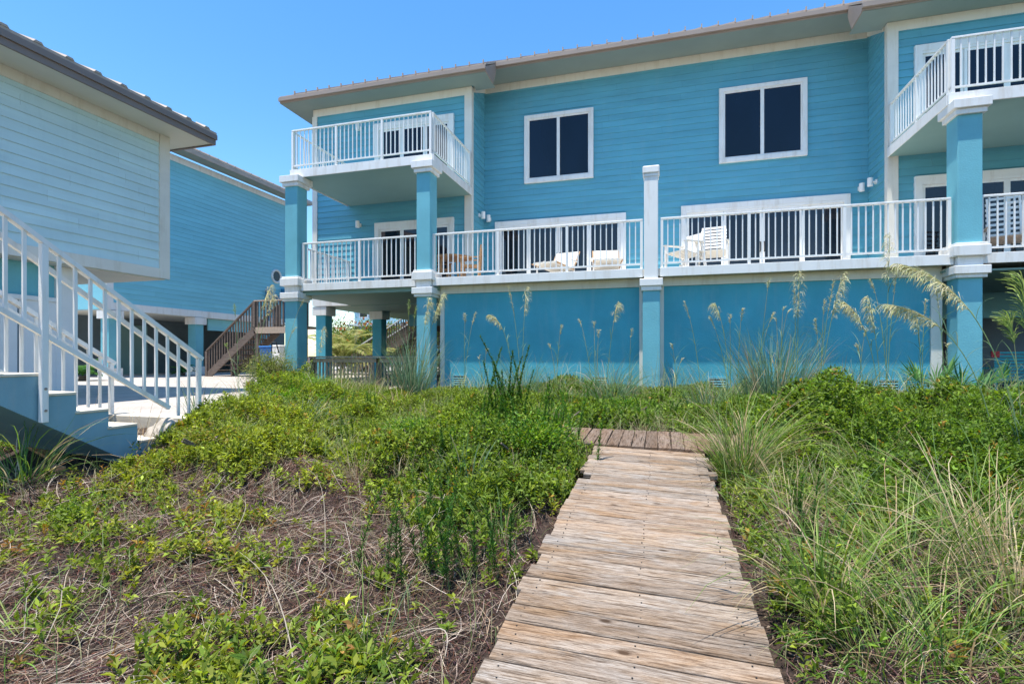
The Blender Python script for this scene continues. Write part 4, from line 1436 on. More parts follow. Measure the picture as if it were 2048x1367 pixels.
o = vmesh('dry_thatch', [straw(120000, 1.0, 4.4, .0014, .0034, (.06, .34), STR, hgt=.022), straw(6000, 1.0, 5.0, .002, .0042, (.15, .5), [(.48, .41, .33), (.40, .32, .25), (.30, .21, .15)], flat=.22, hgt=.03),
                         straw(130000, 4.0, 7.5, .0025, .0048, (.08, .40), STR, dens=.9),
                         straw(20000, 7.0, 11.5, .005, .008, (.2, .5), STR, dens=.6),
                         straw(3000, 1.2, 6.0, .0018, .0034, (.25, .7), [(.44, .38, .31), (.30, .25, .20)], flat=.35, hgt=.035),
                         litter(90000, 1.0, 4.2, .028), litter(60000, 4.0, 8.0, .04)], M['straw'])
tag(o, kind='stuff')


# ---------------- grass tussocks
def tuft_parts(x, y, n, L, w, e=(60, 88), bend=(40, 110), cols=None, r=.10, K=7, dry=.15, z0=None, az=None, azs=None):
    a0 = rng.uniform(0, 2 * np.pi, n) if az is None else rng.normal(az, azs, n)
    rr = r * np.sqrt(rng.random(n))
    B = np.stack([x + np.cos(a0) * rr, y + np.sin(a0) * rr, np.zeros(n)], -1)
    B[:, 2] = (gz(B[:, 0], B[:, 1]) if z0 is None else z0) - .01
    Ls = L * rng.uniform(.45, 1.1, n)
    P = arcs(B, a0 + rng.normal(0, .5, n), R(1) * rng.uniform(*e, n), Ls, R(1) * rng.uniform(*bend, n), K, 1.5, .25)
    if z0 is None:
        g = gz(P[..., 0], P[..., 1]) + .012
        P[..., 2] = np.maximum(P[..., 2], g)
    prof = np.array([.75, 1, 1, .92, .75, .5, .08])[:K]
    W = (w * rng.uniform(.7, 1.2, n))[:, None] * prof
    C = pal(cols, n, .2)
    d = rng.random(n) < dry
    C[d] = pal([(.50, .40, .24), (.36, .26, .15)], int(d.sum()), .15)
    return ribbons(P, W, sidev(a0 + rng.normal(0, .5, n), .3), C)


GR = [(.12, .21, .04), (.18, .28, .055), (.07, .14, .03), (.24, .31, .08)]
GRB = [(.13, .21, .12), (.18, .27, .15), (.09, .16, .09)]          # bluish dune grass
GRD = [(.40, .33, .20), (.30, .23, .13), (.20, .22, .08)]
def shrub_root(name, x, y, label, cat, group=None):
    return empty(name, (x, y, float(gz(x, y))), label, cat, group)


def tussock(px, py, n, L, w, label, cols=GR, e=(60, 88), bend=(40, 110), r=.10, dry=.15, wl=None):
    x, y = wl if wl else gp(px, py)
    z = float(gz(x, y))
    o = vmesh('grass_tussock', [tuft_parts(x, y, n, L, w, e, bend, cols, r, 7, dry)], M['blade'], None, (x, y, z))
    o.location = (x, y, z)
    tag(o, label, 'grass clump', 'grass clumps on the dune')
    return o


T = [
 (1482, 958, 420, 1.05, .0065, 'big green grass clump leaning over the end of the walk at the cross planks', GR, (50, 86), (30, 90), .16, .25),
 (1545, 845, 620, 1.45, .0085, 'dense tall grass clump before the base wall, past the middle pilaster', GRB, (68, 89), (15, 60), .34, .12),
 (1600, 870, 130, .80, .009, 'paler half-dry grass clump beside the dense tall one before the wall', GRD, (55, 88), (30, 90), .22, .4),
 (825, 812, 380, 1.5, .009, 'tall grey-green grass clump against the second blue column by the porch railing', GRB, (68, 89), (15, 60), .26, .12),
 (800, 830, 80, .55, .010, 'brown dried base of grass beside the tall grey-green clump', GRD, (50, 85), (40, 100), .20, .7),
 (1045, 812, 260, 1.1, .0085, 'green grass clump at the foot of the nodding oat stalks before the wall', GRB, (62, 88), (30, 80), .25, .1),
 (1225, 815, 300, 1.05, .0085, 'bushy grass mound before the wall next to the middle pilaster', GRB, (55, 86), (40, 110), .30, .12),
 (1140, 822, 90, .55, .009, 'short thin grass between the two bushy mounds before the wall', GRB, (55, 86), (40, 90), .25, .1),
 (1700, 830, 160, 1.0, .008, 'loose upright grass clump before the second panel, under the leaning sea oats', GRB, (66, 89), (15, 70), .35, .15),
 (1420, 835, 140, .85, .008, 'loose grass clump at the vent just past the middle pilaster', GRB, (62, 89), (20, 70), .30, .15),
 (1120, 900, 110, .55, .007, 'bright tuft at the near end of the cross planks, in the leafy mound', GR, (55, 89), (20, 80), .20, .1),
 (950, 800, 70, .55, .009, 'thin grass by the vent nearest the porch', GRB, (55, 86), (40, 90), .25, .2),
 (1325, 838, 60, .40, .010, 'small grass tuft at the foot of the middle pilaster', GR, (50, 86), (40, 90), .15, .1),
 (1655, 1235, 150, .95, .0065, 'large arching grass clump beside the walk with bronze base', GR, (48, 86), (50, 125), .13, .22),
 (1820, 1150, 150, 1.0, .0060, 'arching grass clump in the middle of the leafy plot beside the walk', GR, (40, 80), (50, 120), .20, .2),
 (1960, 1120, 170, 1.0, .0065, 'yellow-green grass clump arching over the dead straw', GR, (45, 84), (50, 115), .20, .25),
 (2030, 1230, 150, .95, .0060, 'grass clump with a thick tan dead base at the frame corner', GRD, (45, 85), (50, 115), .18, .5),
 (1900, 1330, 130, .85, .0050, 'sprawling grass clump over reddish dead blades', GR, (40, 80), (60, 125), .18, .3),
 (1770, 1345, 110, .75, .0045, 'low arching grass clump closest to the walk edge', GR, (40, 80), (60, 125), .15, .25),
 (1735, 960, 110, .75, .007, 'grass clump on the green mat near the pale bare stone', GR, (50, 85), (50, 110), .18, .15),
 (1870, 900, 110, .80, .008, 'grass clump on the green mat before the palmetto', GR, (50, 85), (50, 110), .22, .15),
 (1990, 880, 150, .95, .008, 'long-bladed grass clump before the thick blue column', GR, (45, 85), (40, 100), .25, .15),
 (1590, 1060, 70, .60, .006, 'thin tawny grass tuft beside the walk, above the arching clump', GRD, (50, 88), (30, 90), .12, .5),
 (935, 1010, 70, .60, .006, 'pale green upright blades rising from a bald straw patch', GRB, (62, 88), (20, 70), .08, .15),
 (1000, 1080, 60, .45, .006, 'small green blades by the planks, past the bald straw patch', GR, (60, 88), (30, 80), .10, .15),
 (905, 1010, 160, .42, .006, 'sunbleached dead tussock spilling straw beside the feathery weeds', [(.52, .42, .32), (.42, .32, .24)], (10, 60), (30, 100), .12, .9),
 (715, 965, 110, .42, .006, 'small olive grass tuft standing alone in the bank of straw', GRD, (55, 88), (20, 80), .12, .3),
 (600, 860, 220, .80, .007, 'fine spreading grass clump sprawling over the sandy gap', GRB, (25, 75), (30, 100), .25, .2),
 (640, 800, 160, .70, .008, 'fine light-green grass mound before the porch railing', GR, (40, 80), (50, 110), .35, .1),
 (500, 830, 110, .65, .008, 'fine grass clump by the drive on the crest of the bank', GRB, (40, 82), (30, 90), .25, .15),
 (395, 850, 70, .70, .009, 'grey-green grass clump at the last post of the stair railing', GRB, (55, 88), (20, 70), .10, .15),
 (40, 965, 120, .85, .008, 'dark green grass clump under the stair, by the broken board', GR, (35, 80), (50, 110), .20, .2),
 (150, 905, 70, .75, .006, 'bare grey wiry tuft against the side of the stair', [(.40, .38, .32), (.28, .26, .22)], (15, 75), (-10, 60), .15, .6),
 (270, 905, 70, .60, .006, 'bare wiry tuft over the lowest steps of the stair', [(.34, .28, .22), (.22, .17, .13)], (20, 80), (-10, 60), .15, .6),
 (740, 1345, 40, .50, .004, 'few thin green blades among the leafy sprigs near the bottom frame edge', GR, (40, 85), (20, 80), .08, .1),
 (30, 1290, 60, .55, .005, 'few broad green blades lying on straw in the nearest corner', GR, (5, 50), (10, 60), .15, .1),
]
# thin grass all through the vines
def thin_grass(n_try, y0, y1, L, w):
    X = rng.uniform(-10.5, 10.5, n_try); Y = rng.uniform(y0, y1, n_try)
    k = in_view(X, Y) & ~off_limits(X, Y)
    X, Y = X[k], Y[k]
    G = field(X, Y, GREEN)
    keep = rng.random(len(X)) < (.3 + .7 * G) * np.clip(vnoise(X, Y, .5, 41) * 2.2 - .4, .06, 1)
    X, Y = X[keep], Y[keep]; n = len(X)
    B = np.stack([X, Y, gz(X, Y)], -1)
    az = rng.uniform(0, 6.283, n)
    P = arcs(B, az, R(1) * rng.uniform(45, 88, n), L * rng.uniform(.5, 1.2, n), R(1) * rng.uniform(20, 120, n), 6, 1.4, .2)
    W = (w * rng.uniform(.6, 1.2, n))[:, None] * np.array([.8, 1, .9, .75, .5, .1])
    return ribbons(P, W, sidev(az, .3), pal([(.16, .23, .06), (.22, .29, .09), (.10, .16, .05), (.34, .32, .16), (.42, .36, .22)], n, .2))


for sel_y, lab in (((1.2, 4.6, .26, .0035), 0), ((4.4, 7.6, .38, .0055), 1), ((7.4, 11.5, .34, .0065), 2)):
    o = vmesh('grass', [thin_grass(20000 if lab == 0 else 42000, *sel_y)] + ([thin_grass(4200, 9.0, 11.3, .95, .0075)] if lab == 2 else []), M['blade'])
    tag(o, kind='stuff')

for a in T:
    tussock(a[0], a[1], a[2], a[3], a[4], a[5], a[6], a[7], a[8], a[9], a[10])


# ---------------- sea oats
def sea_oat(bx_, by_, Y, tips, label, blades=14, bl=.7, curve=.10, green=False):
    """tips: list of (px, py, droop, plume_len, fullness); all at depth Y, base under pixel column bx_"""
    b = at(bx_, by_, Y)
    zg = float(gz(b.x, b.y))
    root = empty('sea_oat', (b.x, b.y, zg), label, 'sea oats', 'sea oat stalks before the house')
    org = np.array([b.x, b.y, zg])
    st, plume = [], []
    for (tx, ty, droop, pl, full) in tips:
        tp = at(tx, ty, Y + rng.uniform(-.1, .1))
        b0 = org + np.array([rng.uniform(-.05, .05), rng.uniform(-.05, .05), 0])
        tip = np.array(tp)
        # stem: quadratic curve, droop bends the head over
        K = 26
        s = np.linspace(0, 1, K)[:, None]
        d = tip - b0
        horiz = np.array([d[0], d[1], 0.0])
        ctrl = b0 + np.array([d[0] * (.5 - .45 * abs(droop) - curve), d[1] * .3, d[2] * (.62 + .55 * abs(droop))])
        P = (1 - s) ** 2 * b0 + 2 * s * (1 - s) * ctrl + s ** 2 * tip
        w = np.interp(s[:, 0], [0, .6, 1], [.012, .009, .004])
        c = np.where(s > .65, 1.0, 0.0) * np.array([.46, .42, .22]) + np.where(s > .65, 0.0, 1.0) * np.array([.30, .38, .18])
        # crossed ribbons so the stem has body
        for S in (np.array([[1.0, 0, 0]]), np.array([[0, 1.0, 0]])):
            st.append(ribbons(P[None], w[None], S, c[None]))
        # stem leaves
        nl = 5
        f = rng.uniform(.25, .68, nl)
        idx = (f * (K - 1)).astype(int)
        az = rng.uniform(0, 2 * np.pi, nl)
        A = arcs(P[idx], az, R(1) * rng.uniform(55, 80, nl), rng.uniform(.25, .5, nl) * bl / .7, R(1) * rng.uniform(40, 130, nl), 7, 1.3, .2)
        st.append(ribbons(A, np.full((nl, 1), .009) * np.array([.6, 1, 1, .9, .7, .4, .1]), sidev(az), pal(GRB, nl)))
        # plume
        n = int(full)
        f = 1 - pl * rng.random(n) ** .85
        q = f * (K - 1); i0 = np.clip(q.astype(int), 0, K - 2); fr = (q - i0)[:, None]
        B = P[i0] * (1 - fr) + P[i0 + 1] * fr
        T_ = norm(P[i0 + 1] - P[i0])
        side = np.sign(droop) if droop else 0
        rel = (1 - f) / pl
        az = rng.normal(0 if side >= 0 else np.pi, 1.0 if side else 3.0, n)
        if side == 0: az = rng.uniform(0, 2 * np.pi, n)
        hx = np.stack([np.cos(az), np.sin(az) * .8, np.zeros(n)], -1)
        spike = full <= 70
        Lp = (.06 + .20 * np.sin(np.clip(rel, 0, 1) * np.pi * .8 + .3)) * rng.uniform(.6, 1.2, n) * (.42 if spike else 1.0)
        d0 = T_ * 1.1 + hx * (.22 if spike else .42); g = np.array([0, 0, -1.0 if not (green or spike) else -.15])
        Q = [B]
        for q in range(4):
            f4 = q / 3
            dd_ = norm(d0 * (1 - .75 * f4) + hx * .35 * f4 + g * (1.25 * f4 ** 1.3))
            Q.append(Q[-1] + dd_ * (Lp / 4)[:, None])
        Q = np.stack(Q, 1)
        cw = [(.46, .46, .26), (.58, .54, .34), (.36, .38, .18), (.50, .42, .22)] if not green else [(.24, .33, .09), (.33, .40, .13)]
        plume.append(ribbons(Q, np.full((n, 1), .0062) * np.array([.3, .5, .9, 1.1, .5]), sidev(az, .8), pal(cw, n, .18)))
    vmesh('stem', st, M['blade'], root, org)
    vmesh('plume', plume, M['blade'], root, org)
    if blades:
        vmesh('blade_tuft', [tuft_parts(b.x, b.y, blades * 2 + 6, bl * 1.15, .009, (55, 88), (25, 95), GRB, .14, 7, .15)], M['blade'], root, org)
    return root


sea_oat(505, 780, 9.6, [(541, 572, .25, .34, 150), (548, 590, .15, .30, 90)], 'tall sea oats with a broad pale plume before the timber landing', 16)
sea_oat(480, 790, 8.6, [(470, 610, -.05, .18, 50), (452, 690, 0, .1, 30)], 'slender sea oats with a narrow green head before the timber stairs', 12, .6, green=True)
sea_oat(560, 770, 10.2, [(606, 600, .1, .12, 40), (590, 655, .3, .2, 50)], 'thin sea oats crossing the first blue column', 10, .6)
sea_oat(818, 800, 10.6, [(818, 600, 0, .22, 60), (832, 612, 0, .2, 50)], 'two stiff yellow-green spears of sea oats between the porch and the second column', 10, green=True)
sea_oat(838, 805, 10.5, [(858, 598, .12, .36, 170), (886, 588, .10, .38, 190)], 'full yellow plumes of sea oats over the second blue column', 12)
sea_oat(925, 800, 10.6, [(930, 628, 0, .18, 60), (950, 625, .1, .22, 70)], 'two small brown-headed sea oats at the near end of the base wall', 10, .6)
sea_oat(1030, 800, 10.4, [(982, 630, -.5, .38, 150)], 'sea oats with one plume nodding over sideways before the wall', 8)
sea_oat(1040, 800, 10.5, [(1018, 572, -.08, .30, 70), (1052, 578, .12, .34, 90)], 'tallest pair of sea oats before the first wall panel, reaching the cream beam', 10)
sea_oat(1190, 800, 10.6, [(1160, 640, -.05, .14, 35), (1188, 645, 0, .12, 30), (1197, 662, 0, .15, 50)], 'cluster of three thin bare-headed sea oats in the middle of the first wall panel', 12)
sea_oat(1212, 805, 10.6, [(1234, 608, .06, .26, 110)], 'single upright sea oat with a full head just before the middle pilaster', 10, .6)
sea_oat(1408, 815, 10.4, [(1370, 605, -.12, .24, 70)], 'lone sea oat leaning away just past the middle pilaster', 6, .5)
sea_oat(1460, 815, 10.3, [(1422, 635, -.05, .18, 50), (1432, 610, -.22, .26, 90), (1460, 630, 0, .14, 40)], 'three close sea oats rising from the dense tall grass', 14)
sea_oat(1475, 812, 10.4, [(1484, 618, .12, .2, 60)], 'single thin sea oat beside the close group of three', 4, .5)
sea_oat(1510, 812, 10.4, [(1538, 560, 0, .12, 40), (1546, 626, .08, .16, 50)], 'straight narrow sea oats with green stems over the dense tall grass', 8)
sea_oat(1562, 860, 9.2, [(1566, 618, .22, .06, 14), (1553, 640, -.05, .08, 14), (1575, 625, .3, .05, 10)], 'bare pinkish-brown dead stalks standing before the wall', 0)
sea_oat(1590, 815, 10.3, [(1598, 545, 0, .40, 130), (1590, 565, -.15, .3, 60)], 'tall sea oats with a loose open plume across the cream beam', 6)
sea_oat(1635, 830, 10.0, [(1686, 548, .06, .42, 170), (1668, 560, 0, .3, 70)], 'tall leaning sea oats with two dense heads reaching the deck edge', 8)
sea_oat(1765, 820, 9.9, [(1692, 606, -.36, .42, 230), (1738, 596, -.08, .40, 190)], 'golden twin plumes drooping sideways before the second wall panel', 12)
sea_oat(1775, 815, 10.2, [(1780, 470, -.02, .36, 120), (1795, 545, -.2, .26, 70), (1742, 560, -.25, .2, 60)], 'faint tall sea oats standing up across the deck railing', 6)
sea_oat(2010, 900, 6.2, [(1775, 608, -.52, .34, 230)], 'long sea oat arching far over to hang its plume before the second wall panel', 8, .6)
sea_oat(2040, 900, 6.0, [(1800, 528, -.46, .44, 260)], 'highest arching sea oat whose big plume curves across the cream trim by the thick column', 8, .6)
sea_oat(1900, 800, 9.8, [(1870, 560, -.1, .3, 60), (1895, 690, 0, .1, 20)], 'thin faint sea oats right before the thick blue column', 10, .6)
sea_oat(2044, 860, 7.0, [(2022, 640, -.04, .24, 110)], 'yellow-green spear of sea oats standing before the dark undercroft', 10, .7, green=True)
sea_oat(2085, 900, 5.6, [(2046, 560, -.1, .34, 90)], 'bushy green oat head cut by the frame edge above the dark undercroft', 10, .7, green=True)
sea_oat(640, 770, 11.0, [(646, 655, .1, .5, 90)], 'pale feathery plume before the back column of the porch', 6, .5)
sea_oat(1690, 815, 10.3, [(1688, 740, 0, .1, 20)], 'short sea oat with broad leaves low before the second wall panel', 14, .8)

sea_oat(965, 800, 10.6, [(972, 700, .1, .16, 40), (958, 715, 0, .1, 20)], 'short thin sea oats between the small brown heads and the nodding plume', 12, .7)
sea_oat(1110, 802, 10.5, [(1122, 650, .08, .2, 60), (1100, 690, -.1, .14, 30)], 'thin pale sea oats between the tallest pair and the three bare heads', 14, .8)
sea_oat(1258, 805, 10.5, [(1262, 660, .05, .16, 40)], 'thin sea oat with long blades against the side of the middle pilaster', 12, .8)
sea_oat(1350, 812, 10.5, [(1345, 690, -.05, .14, 30), (1362, 720, .1, .12, 20)], 'short thin sea oats in the near corner of the second panel', 12, .7)
sea_oat(1640, 812, 10.5, [(1632, 640, -.06, .24, 70), (1648, 600, .05, .2, 50)], 'slim sea oats between the loose open plume and the leaning pair', 12, .8)
sea_oat(1722, 815, 10.5, [(1716, 690, -.08, .2, 50), (1730, 660, .04, .15, 40)], 'slim sea oats behind the golden twin plumes', 12, .8)
sea_oat(1840, 815, 10.6, [(1836, 640, -.1, .26, 80), (1850, 600, .05, .2, 50)], 'faint sea oats rising behind the palmetto before the corner trim', 14, .8)
sea_oat(700, 800, 10.6, [(712, 668, .12, .3, 70)], 'thin sea oat standing before the porch railing', 8, .6)


# ---------------- feathery weeds
def weed(px, py, n, hmin, hmax, label, spread=.12, w=.006, col=((.05, .13, .018), (.07, .17, .02), (.035, .09, .015))):
    x, y = gp(px, py); z = float(gz(x, y))
    root = empty('weed', (x, y, z), label, 'weed', 'feathery upright weeds')
    org = np.array([x, y, z]); st, lf = [], []
    for i in range(n):
        bx0 = x + rng.normal(0, spread); by0 = y + rng.normal(0, spread * .7)
        h = rng.uniform(hmin, hmax); ln = rng.normal(0, .16, 2)
        K = 6; s = np.linspace(0, 1, K)[:, None]
        P = np.concatenate([bx0 + ln[0] * s ** 2 * h, by0 + ln[1] * s ** 2 * h, float(gz(bx0, by0)) + s * h], 1)
        for S in (np.array([[1.0, 0, 0]]), np.array([[0, 1.0, 0]])):
            st.append(ribbons(P[None], np.array([[.006, .006, .005, .005, .004, .002]]), S, pal([(.09, .10, .03)], 1)))
        m = int(170 * h / .5)
        f = rng.uniform(.12, 1, m)
        B = np.stack([np.interp(f, s[:, 0], P[:, k]) for k in range(3)], -1)
        az = rng.uniform(0, 2 * np.pi, m); el = R(1) * rng.uniform(25, 70, m)
        L = .052 * (1.15 - .7 * f) * rng.uniform(.7, 1.2, m)
        D = np.stack([np.cos(el) * np.cos(az), np.cos(el) * np.sin(az), np.sin(el)], -1)
        lf.append(leaves(B, D, L, np.full(m, w), pal(col, m, .2)))
    vmesh('stem', st, M['blade'], root, org)
    vmesh('foliage', lf, M['leaf'], root, org)
    return root


weed(825, 1165, 7, .40, .62, 'tallest group of dark feathery weeds standing in the foreground straw')
weed(885, 1190, 6, .38, .60, 'dark feathery weeds just beside the tallest group, nearer the walk')
weed(960, 1150, 5, .25, .48, 'loose feathery weeds near the planks')
weed(865, 1060, 4, .35, .50, 'upright weeds in front of the sunbleached tussock')
weed(905, 950, 4, .35, .55, 'thin dark weeds rising out of the leafy mound')
weed(950, 920, 3, .35, .55, 'pair of thin dark weeds beyond the bleached tussock')
weed(700, 905, 3, .40, .58, 'lone dark weed stems over the yellowish leafy patch')
weed(775, 905, 2, .30, .45, 'two short dark weed stems in the middle of the bank')
weed(1016, 895, 15, .7, 1.35, 'dense column of dark feathery weeds standing before the wall', .10, .011, ((.06, .14, .02), (.09, .18, .025), (.04, .10, .015)))
weed(1066, 905, 26, .45, .88, 'wide bushy green weed beside the dense dark column', .30, .008, ((.07, .18, .02), (.10, .23, .03), (.05, .12, .02)))
weed(985, 870, 8, .30, .50, 'lower bushy weed on the porch side of the dense dark column', .25, .008, ((.07, .18, .02), (.10, .23, .03)))
weed(1622, 1110, 5, .35, .62, 'narrow dark weed beside the walk, behind the arching clump', .06)
weed(1750, 940, 3, .30, .45, 'dark weed stems on the green mat', .08)
weed(600, 812, 8, .30, .60, 'bright upright weeds on the crest of the bank before the porch', .30, .008, ((.09, .2, .025), (.13, .25, .035)))
weed(740, 850, 8, .30, .60, 'mixed upright weeds in the middle of the leafy bank', .35, .008, ((.08, .18, .025), (.12, .22, .035)))
weed(1150, 842, 9, .30, .60, 'upright weeds behind the near end of the cross planks', .30, .008, ((.08, .18, .025), (.12, .22, .035)))
weed(1640, 880, 8, .30, .55, 'upright weeds beside the pale bare stone', .35, .007, ((.08, .18, .025), (.12, .22, .035)))
weed(1930, 930, 9, .25, .50, 'upright weeds seaward of the thick blue column', .40, .007, ((.08, .18, .025), (.12, .22, .035)))
weed(1245, 850, 8, .30, .50, 'bushy weed in front of the middle pilaster', .25, .008, ((.06, .16, .02), (.09, .2, .03)))
weed(1340, 850, 3, .30, .42, 'short leafy weed at the foot of the middle pilaster', .06, .016)


# ---------------- shrubs, palms
def crown(root, c, r, n, L, cols, name='foliage', shell=.55, org=None):
    """leaf clumps through an uneven volume"""
    c = np.array(c, float); r = np.array(r, float)
    nc = 26
    cc = norm(rng.normal(0, 1, (nc, 3))) * rng.uniform(.35, .85, (nc, 1)) * r + c
    k = rng.integers(0, nc, n)
    P = cc[k] + rng.normal(0, 1, (n, 3)) * r * .24
    D = norm(P - c) + rng.normal(0, .7, (n, 3)) + np.array([0, 0, .3])
    C = pal(cols, n, .22) * (0.8 + .4 * rng.random(nc)[k][:, None])
    return vmesh(name, [leaves(P, D, L * rng.uniform(.7, 1.3, n), L * rng.uniform(.3, .45, n), C)], M['leaf'], root, org if org is not None else (0, 0, 0))


def stems(root, c, h, n, org, mat=None):
    mb = MB()
    for i in range(n):
        a = rng.uniform(0, 6.28); rr = rng.uniform(.1, .5)
        p0 = Vector(c) - Vector(org); p0.z = 0
        p1 = p0 + Vector((math.cos(a) * rr * .5, math.sin(a) * rr * .5, h * .5)); p2 = p0 + Vector((math.cos(a) * rr, math.sin(a) * rr, h))
        mb.tube([p0, p1, p2], [.03, .02, .01], 5)
    me = mb.mesh('stem'); me.materials.append(M['wood_dark'])
    o = bpy.data.objects.new('stem', me); COL.objects.link(o); o.parent = root


def bush(x, y, z, r, n, L, cols, label, name='bush', flowers=0, cat='bush'):
    org = (x, y, z)
    root = empty(name, org, label, cat)
    crown(root, (x, y, z + r[2] * .95), r, n, L, cols, org=org)
    stems(root, (x, y, z), r[2] * 1.3, 6, org)
    if flowers:
        k = flowers
        d = norm(rng.normal(0, 1, (k, 3)) + np.array([0, -.4, .5]))
        P = np.array([x, y, z + r[2] * .95]) + d * np.array(r) * rng.uniform(.85, 1.05, (k, 1))
        vmesh('flower', [leaves(np.repeat(P, 5, 0), rng.normal(0, 1, (k * 5, 3)), np.full(k * 5, .10), np.full(k * 5, .08), pal([(.40, .08, .04), (.45, .15, .07)], k * 5, .2))], M['leaf'], root, org)
    return root


OL = [(.10, .17, .03), (.16, .22, .04), (.06, .11, .02), (.22, .20, .06)]
bush(-14.0, 22.5, -.8, (1.9, 1.2, 1.35), 5200, .16, OL, 'green oleander with red flowers seen through the open porch', 'flowering_bush', 50)
bush(-11.6, 23.8, -.8, (1.6, 1.1, 1.35), 4200, .16, OL, 'red-flecked bush beside the pale stair handrail beyond the porch', 'flowering_bush', 45)
bush(-16.6, 24.5, -.8, (1.3, 1.1, 1.5), 3600, .16, OL, 'yellow-green bush glimpsed between the two porch columns', 'bush', 0)
bush(8.2, 24.0, -.8, (1.5, 1.0, 1.3), 3000, .16, OL, 'flower-dotted bush beyond the dark staircase under the deck', 'flowering_bush', 30)
x_, y_ = -9.5, 10.95
bush(x_, y_, float(gz(x_, y_)), (.75, .5, .42), 6500, .05, [(.16, .20, .05), (.22, .22, .08), (.10, .14, .03)], 'olive brownish bush in front of the first blue column')
for (x_, y_, rr, lab) in ((-8.0, 9.9, (.9, .8, .24), 'bright green rounded bush cresting the bank by the drive'), (-7.0, 9.1, (.95, .7, .15), 'bright green bush before the porch railing'),
                          (-6.6, 8.2, (.8, .7, .18), 'light green low bush on the slope below the two bright ones')):
    bush(x_, y_, float(gz(x_, y_)) - .02, rr, 13000, .048, [(.11, .24, .02), (.16, .30, .03), (.07, .17, .015), (.20, .30, .04)], lab)

for (px_, py_, rr, nn, lab) in ((1065, 935, (.40, .36, .26), 6500, 'rounded leafy shrub beside the far end of the walk, nearest its planks'),
                                (965, 900, (.48, .40, .24), 6500, 'leafy shrub between the walk and the yellowish patch of vines'),
                                (1105, 860, (.36, .30, .22), 4200, 'small leafy shrub touching the near end of the cross planks'),
                                (840, 880, (.45, .35, .17), 4800, 'low leafy shrub in the middle of the bank, seaward of the grey-green grass'),
                                (1690, 850, (.65, .45, .20), 6500, 'low spreading shrub on the green mat in front of the second panel'),
                                (1850, 960, (.60, .45, .17), 6500, 'low shrub on the green mat seaward of the palmettos'),
                                (1255, 838, (.38, .28, .20), 3800, 'small bushy shrub before the middle pilaster'),
                                (430, 905, (.34, .26, .17), 3600, 'yellow-green shrub at the foot of the stair railing')):
    x_, y_ = gp(px_, py_)
    yel = px_ < 500
    bush(x_, y_, float(gz(x_, y_)) - .03, rr, nn, .042, [(.09, .19, .024), (.14, .25, .03), (.05, .12, .015), (.22, .29, .04)] if not yel else [(.22, .27, .035), (.15, .21, .03), (.27, .24, .05)], lab)


def palm(x, y, z, n, L, label, cols, name='palm', e=(35, 80), trunk=0, lw=.022, leafl=.30):
    org = (x, y, z); root = empty(name, org, label, 'palm')
    if trunk:
        mb = MB().tube([(0, 0, -.05), (0, 0, trunk)], [.12, .09], 10)
        me = mb.mesh('trunk'); me.materials.append(M['wood_dark']); o = bpy.data.objects.new('trunk', me); COL.objects.link(o); o.parent = root
    for i in range(n):
        az = np.array([i * 2.4 + rng.normal(0, .2)])
        P = arcs(np.array([[x, y, z + trunk]]), az, R(1) * rng.uniform(*e, 1), np.array([L * rng.uniform(.8, 1.1)]), R(1) * rng.uniform(60, 120, 1), 12, 1.2)
        pc = P[0]; k = 46
        f = np.linspace(.12, 1, k)
        B = np.stack([np.interp(f, np.linspace(0, 1, 12), pc[:, j]) for j in range(3)], -1)
        Tn = norm(np.gradient(pc, axis=0)); Tb = np.stack([np.interp(f, np.linspace(0, 1, 12), Tn[:, j]) for j in range(3)], -1)
        S = norm(np.cross(Tb, np.array([0, 0, 1.0])))
        parts = [ribbons(P, np.full((1, 12), .02) * np.linspace(1, .3, 12), sidev(az, 0), pal([cols[0]], 1))]
        for sg in (-1, 1):
            D = norm(S * sg * .9 + Tb * .6 + np.array([0, 0, -.15]))
            Lf = leafl * L * np.sin(np.clip(f * 1.02, 0, 1) * np.pi * .85 + .25)
            parts.append(leaves(B, D, Lf, np.full(k, lw), pal(cols, k, .15)))
        vmesh('frond', parts, M['leaf'], root, org)
    return root


CY = [(.05, .14, .03), (.08, .20, .04)]
p = at(165, 745, 11.6)
palm(p.x, 11.6, -.75, 16, .75, 'dark green sago palm in the shade behind the stair railing', CY, 'sago_palm', (25, 75), .15, .02, .28)
p = at(385, 745, 15.5); palm(p.x - .6, 15.6, -.75, 12, .6, 'small sago palm in the garage shade beside the far column', CY, 'sago_palm', (25, 75), .1, .02, .28)
palm(-12.6, 18.6, -.8, 18, 2.1, 'yellow-green palm with drooping fronds behind the porch', [(.30, .32, .10), (.22, .27, .07), (.40, .38, .16)], 'palm', (40, 85), .6, .035, .30)
palm(-10.9, 19.0, -.8, 9, 1.5, 'lower pale palm beside the sunlit stair handrail', [(.34, .34, .12), (.26, .28, .09)], 'palm', (30, 80), .3, .035, .30)


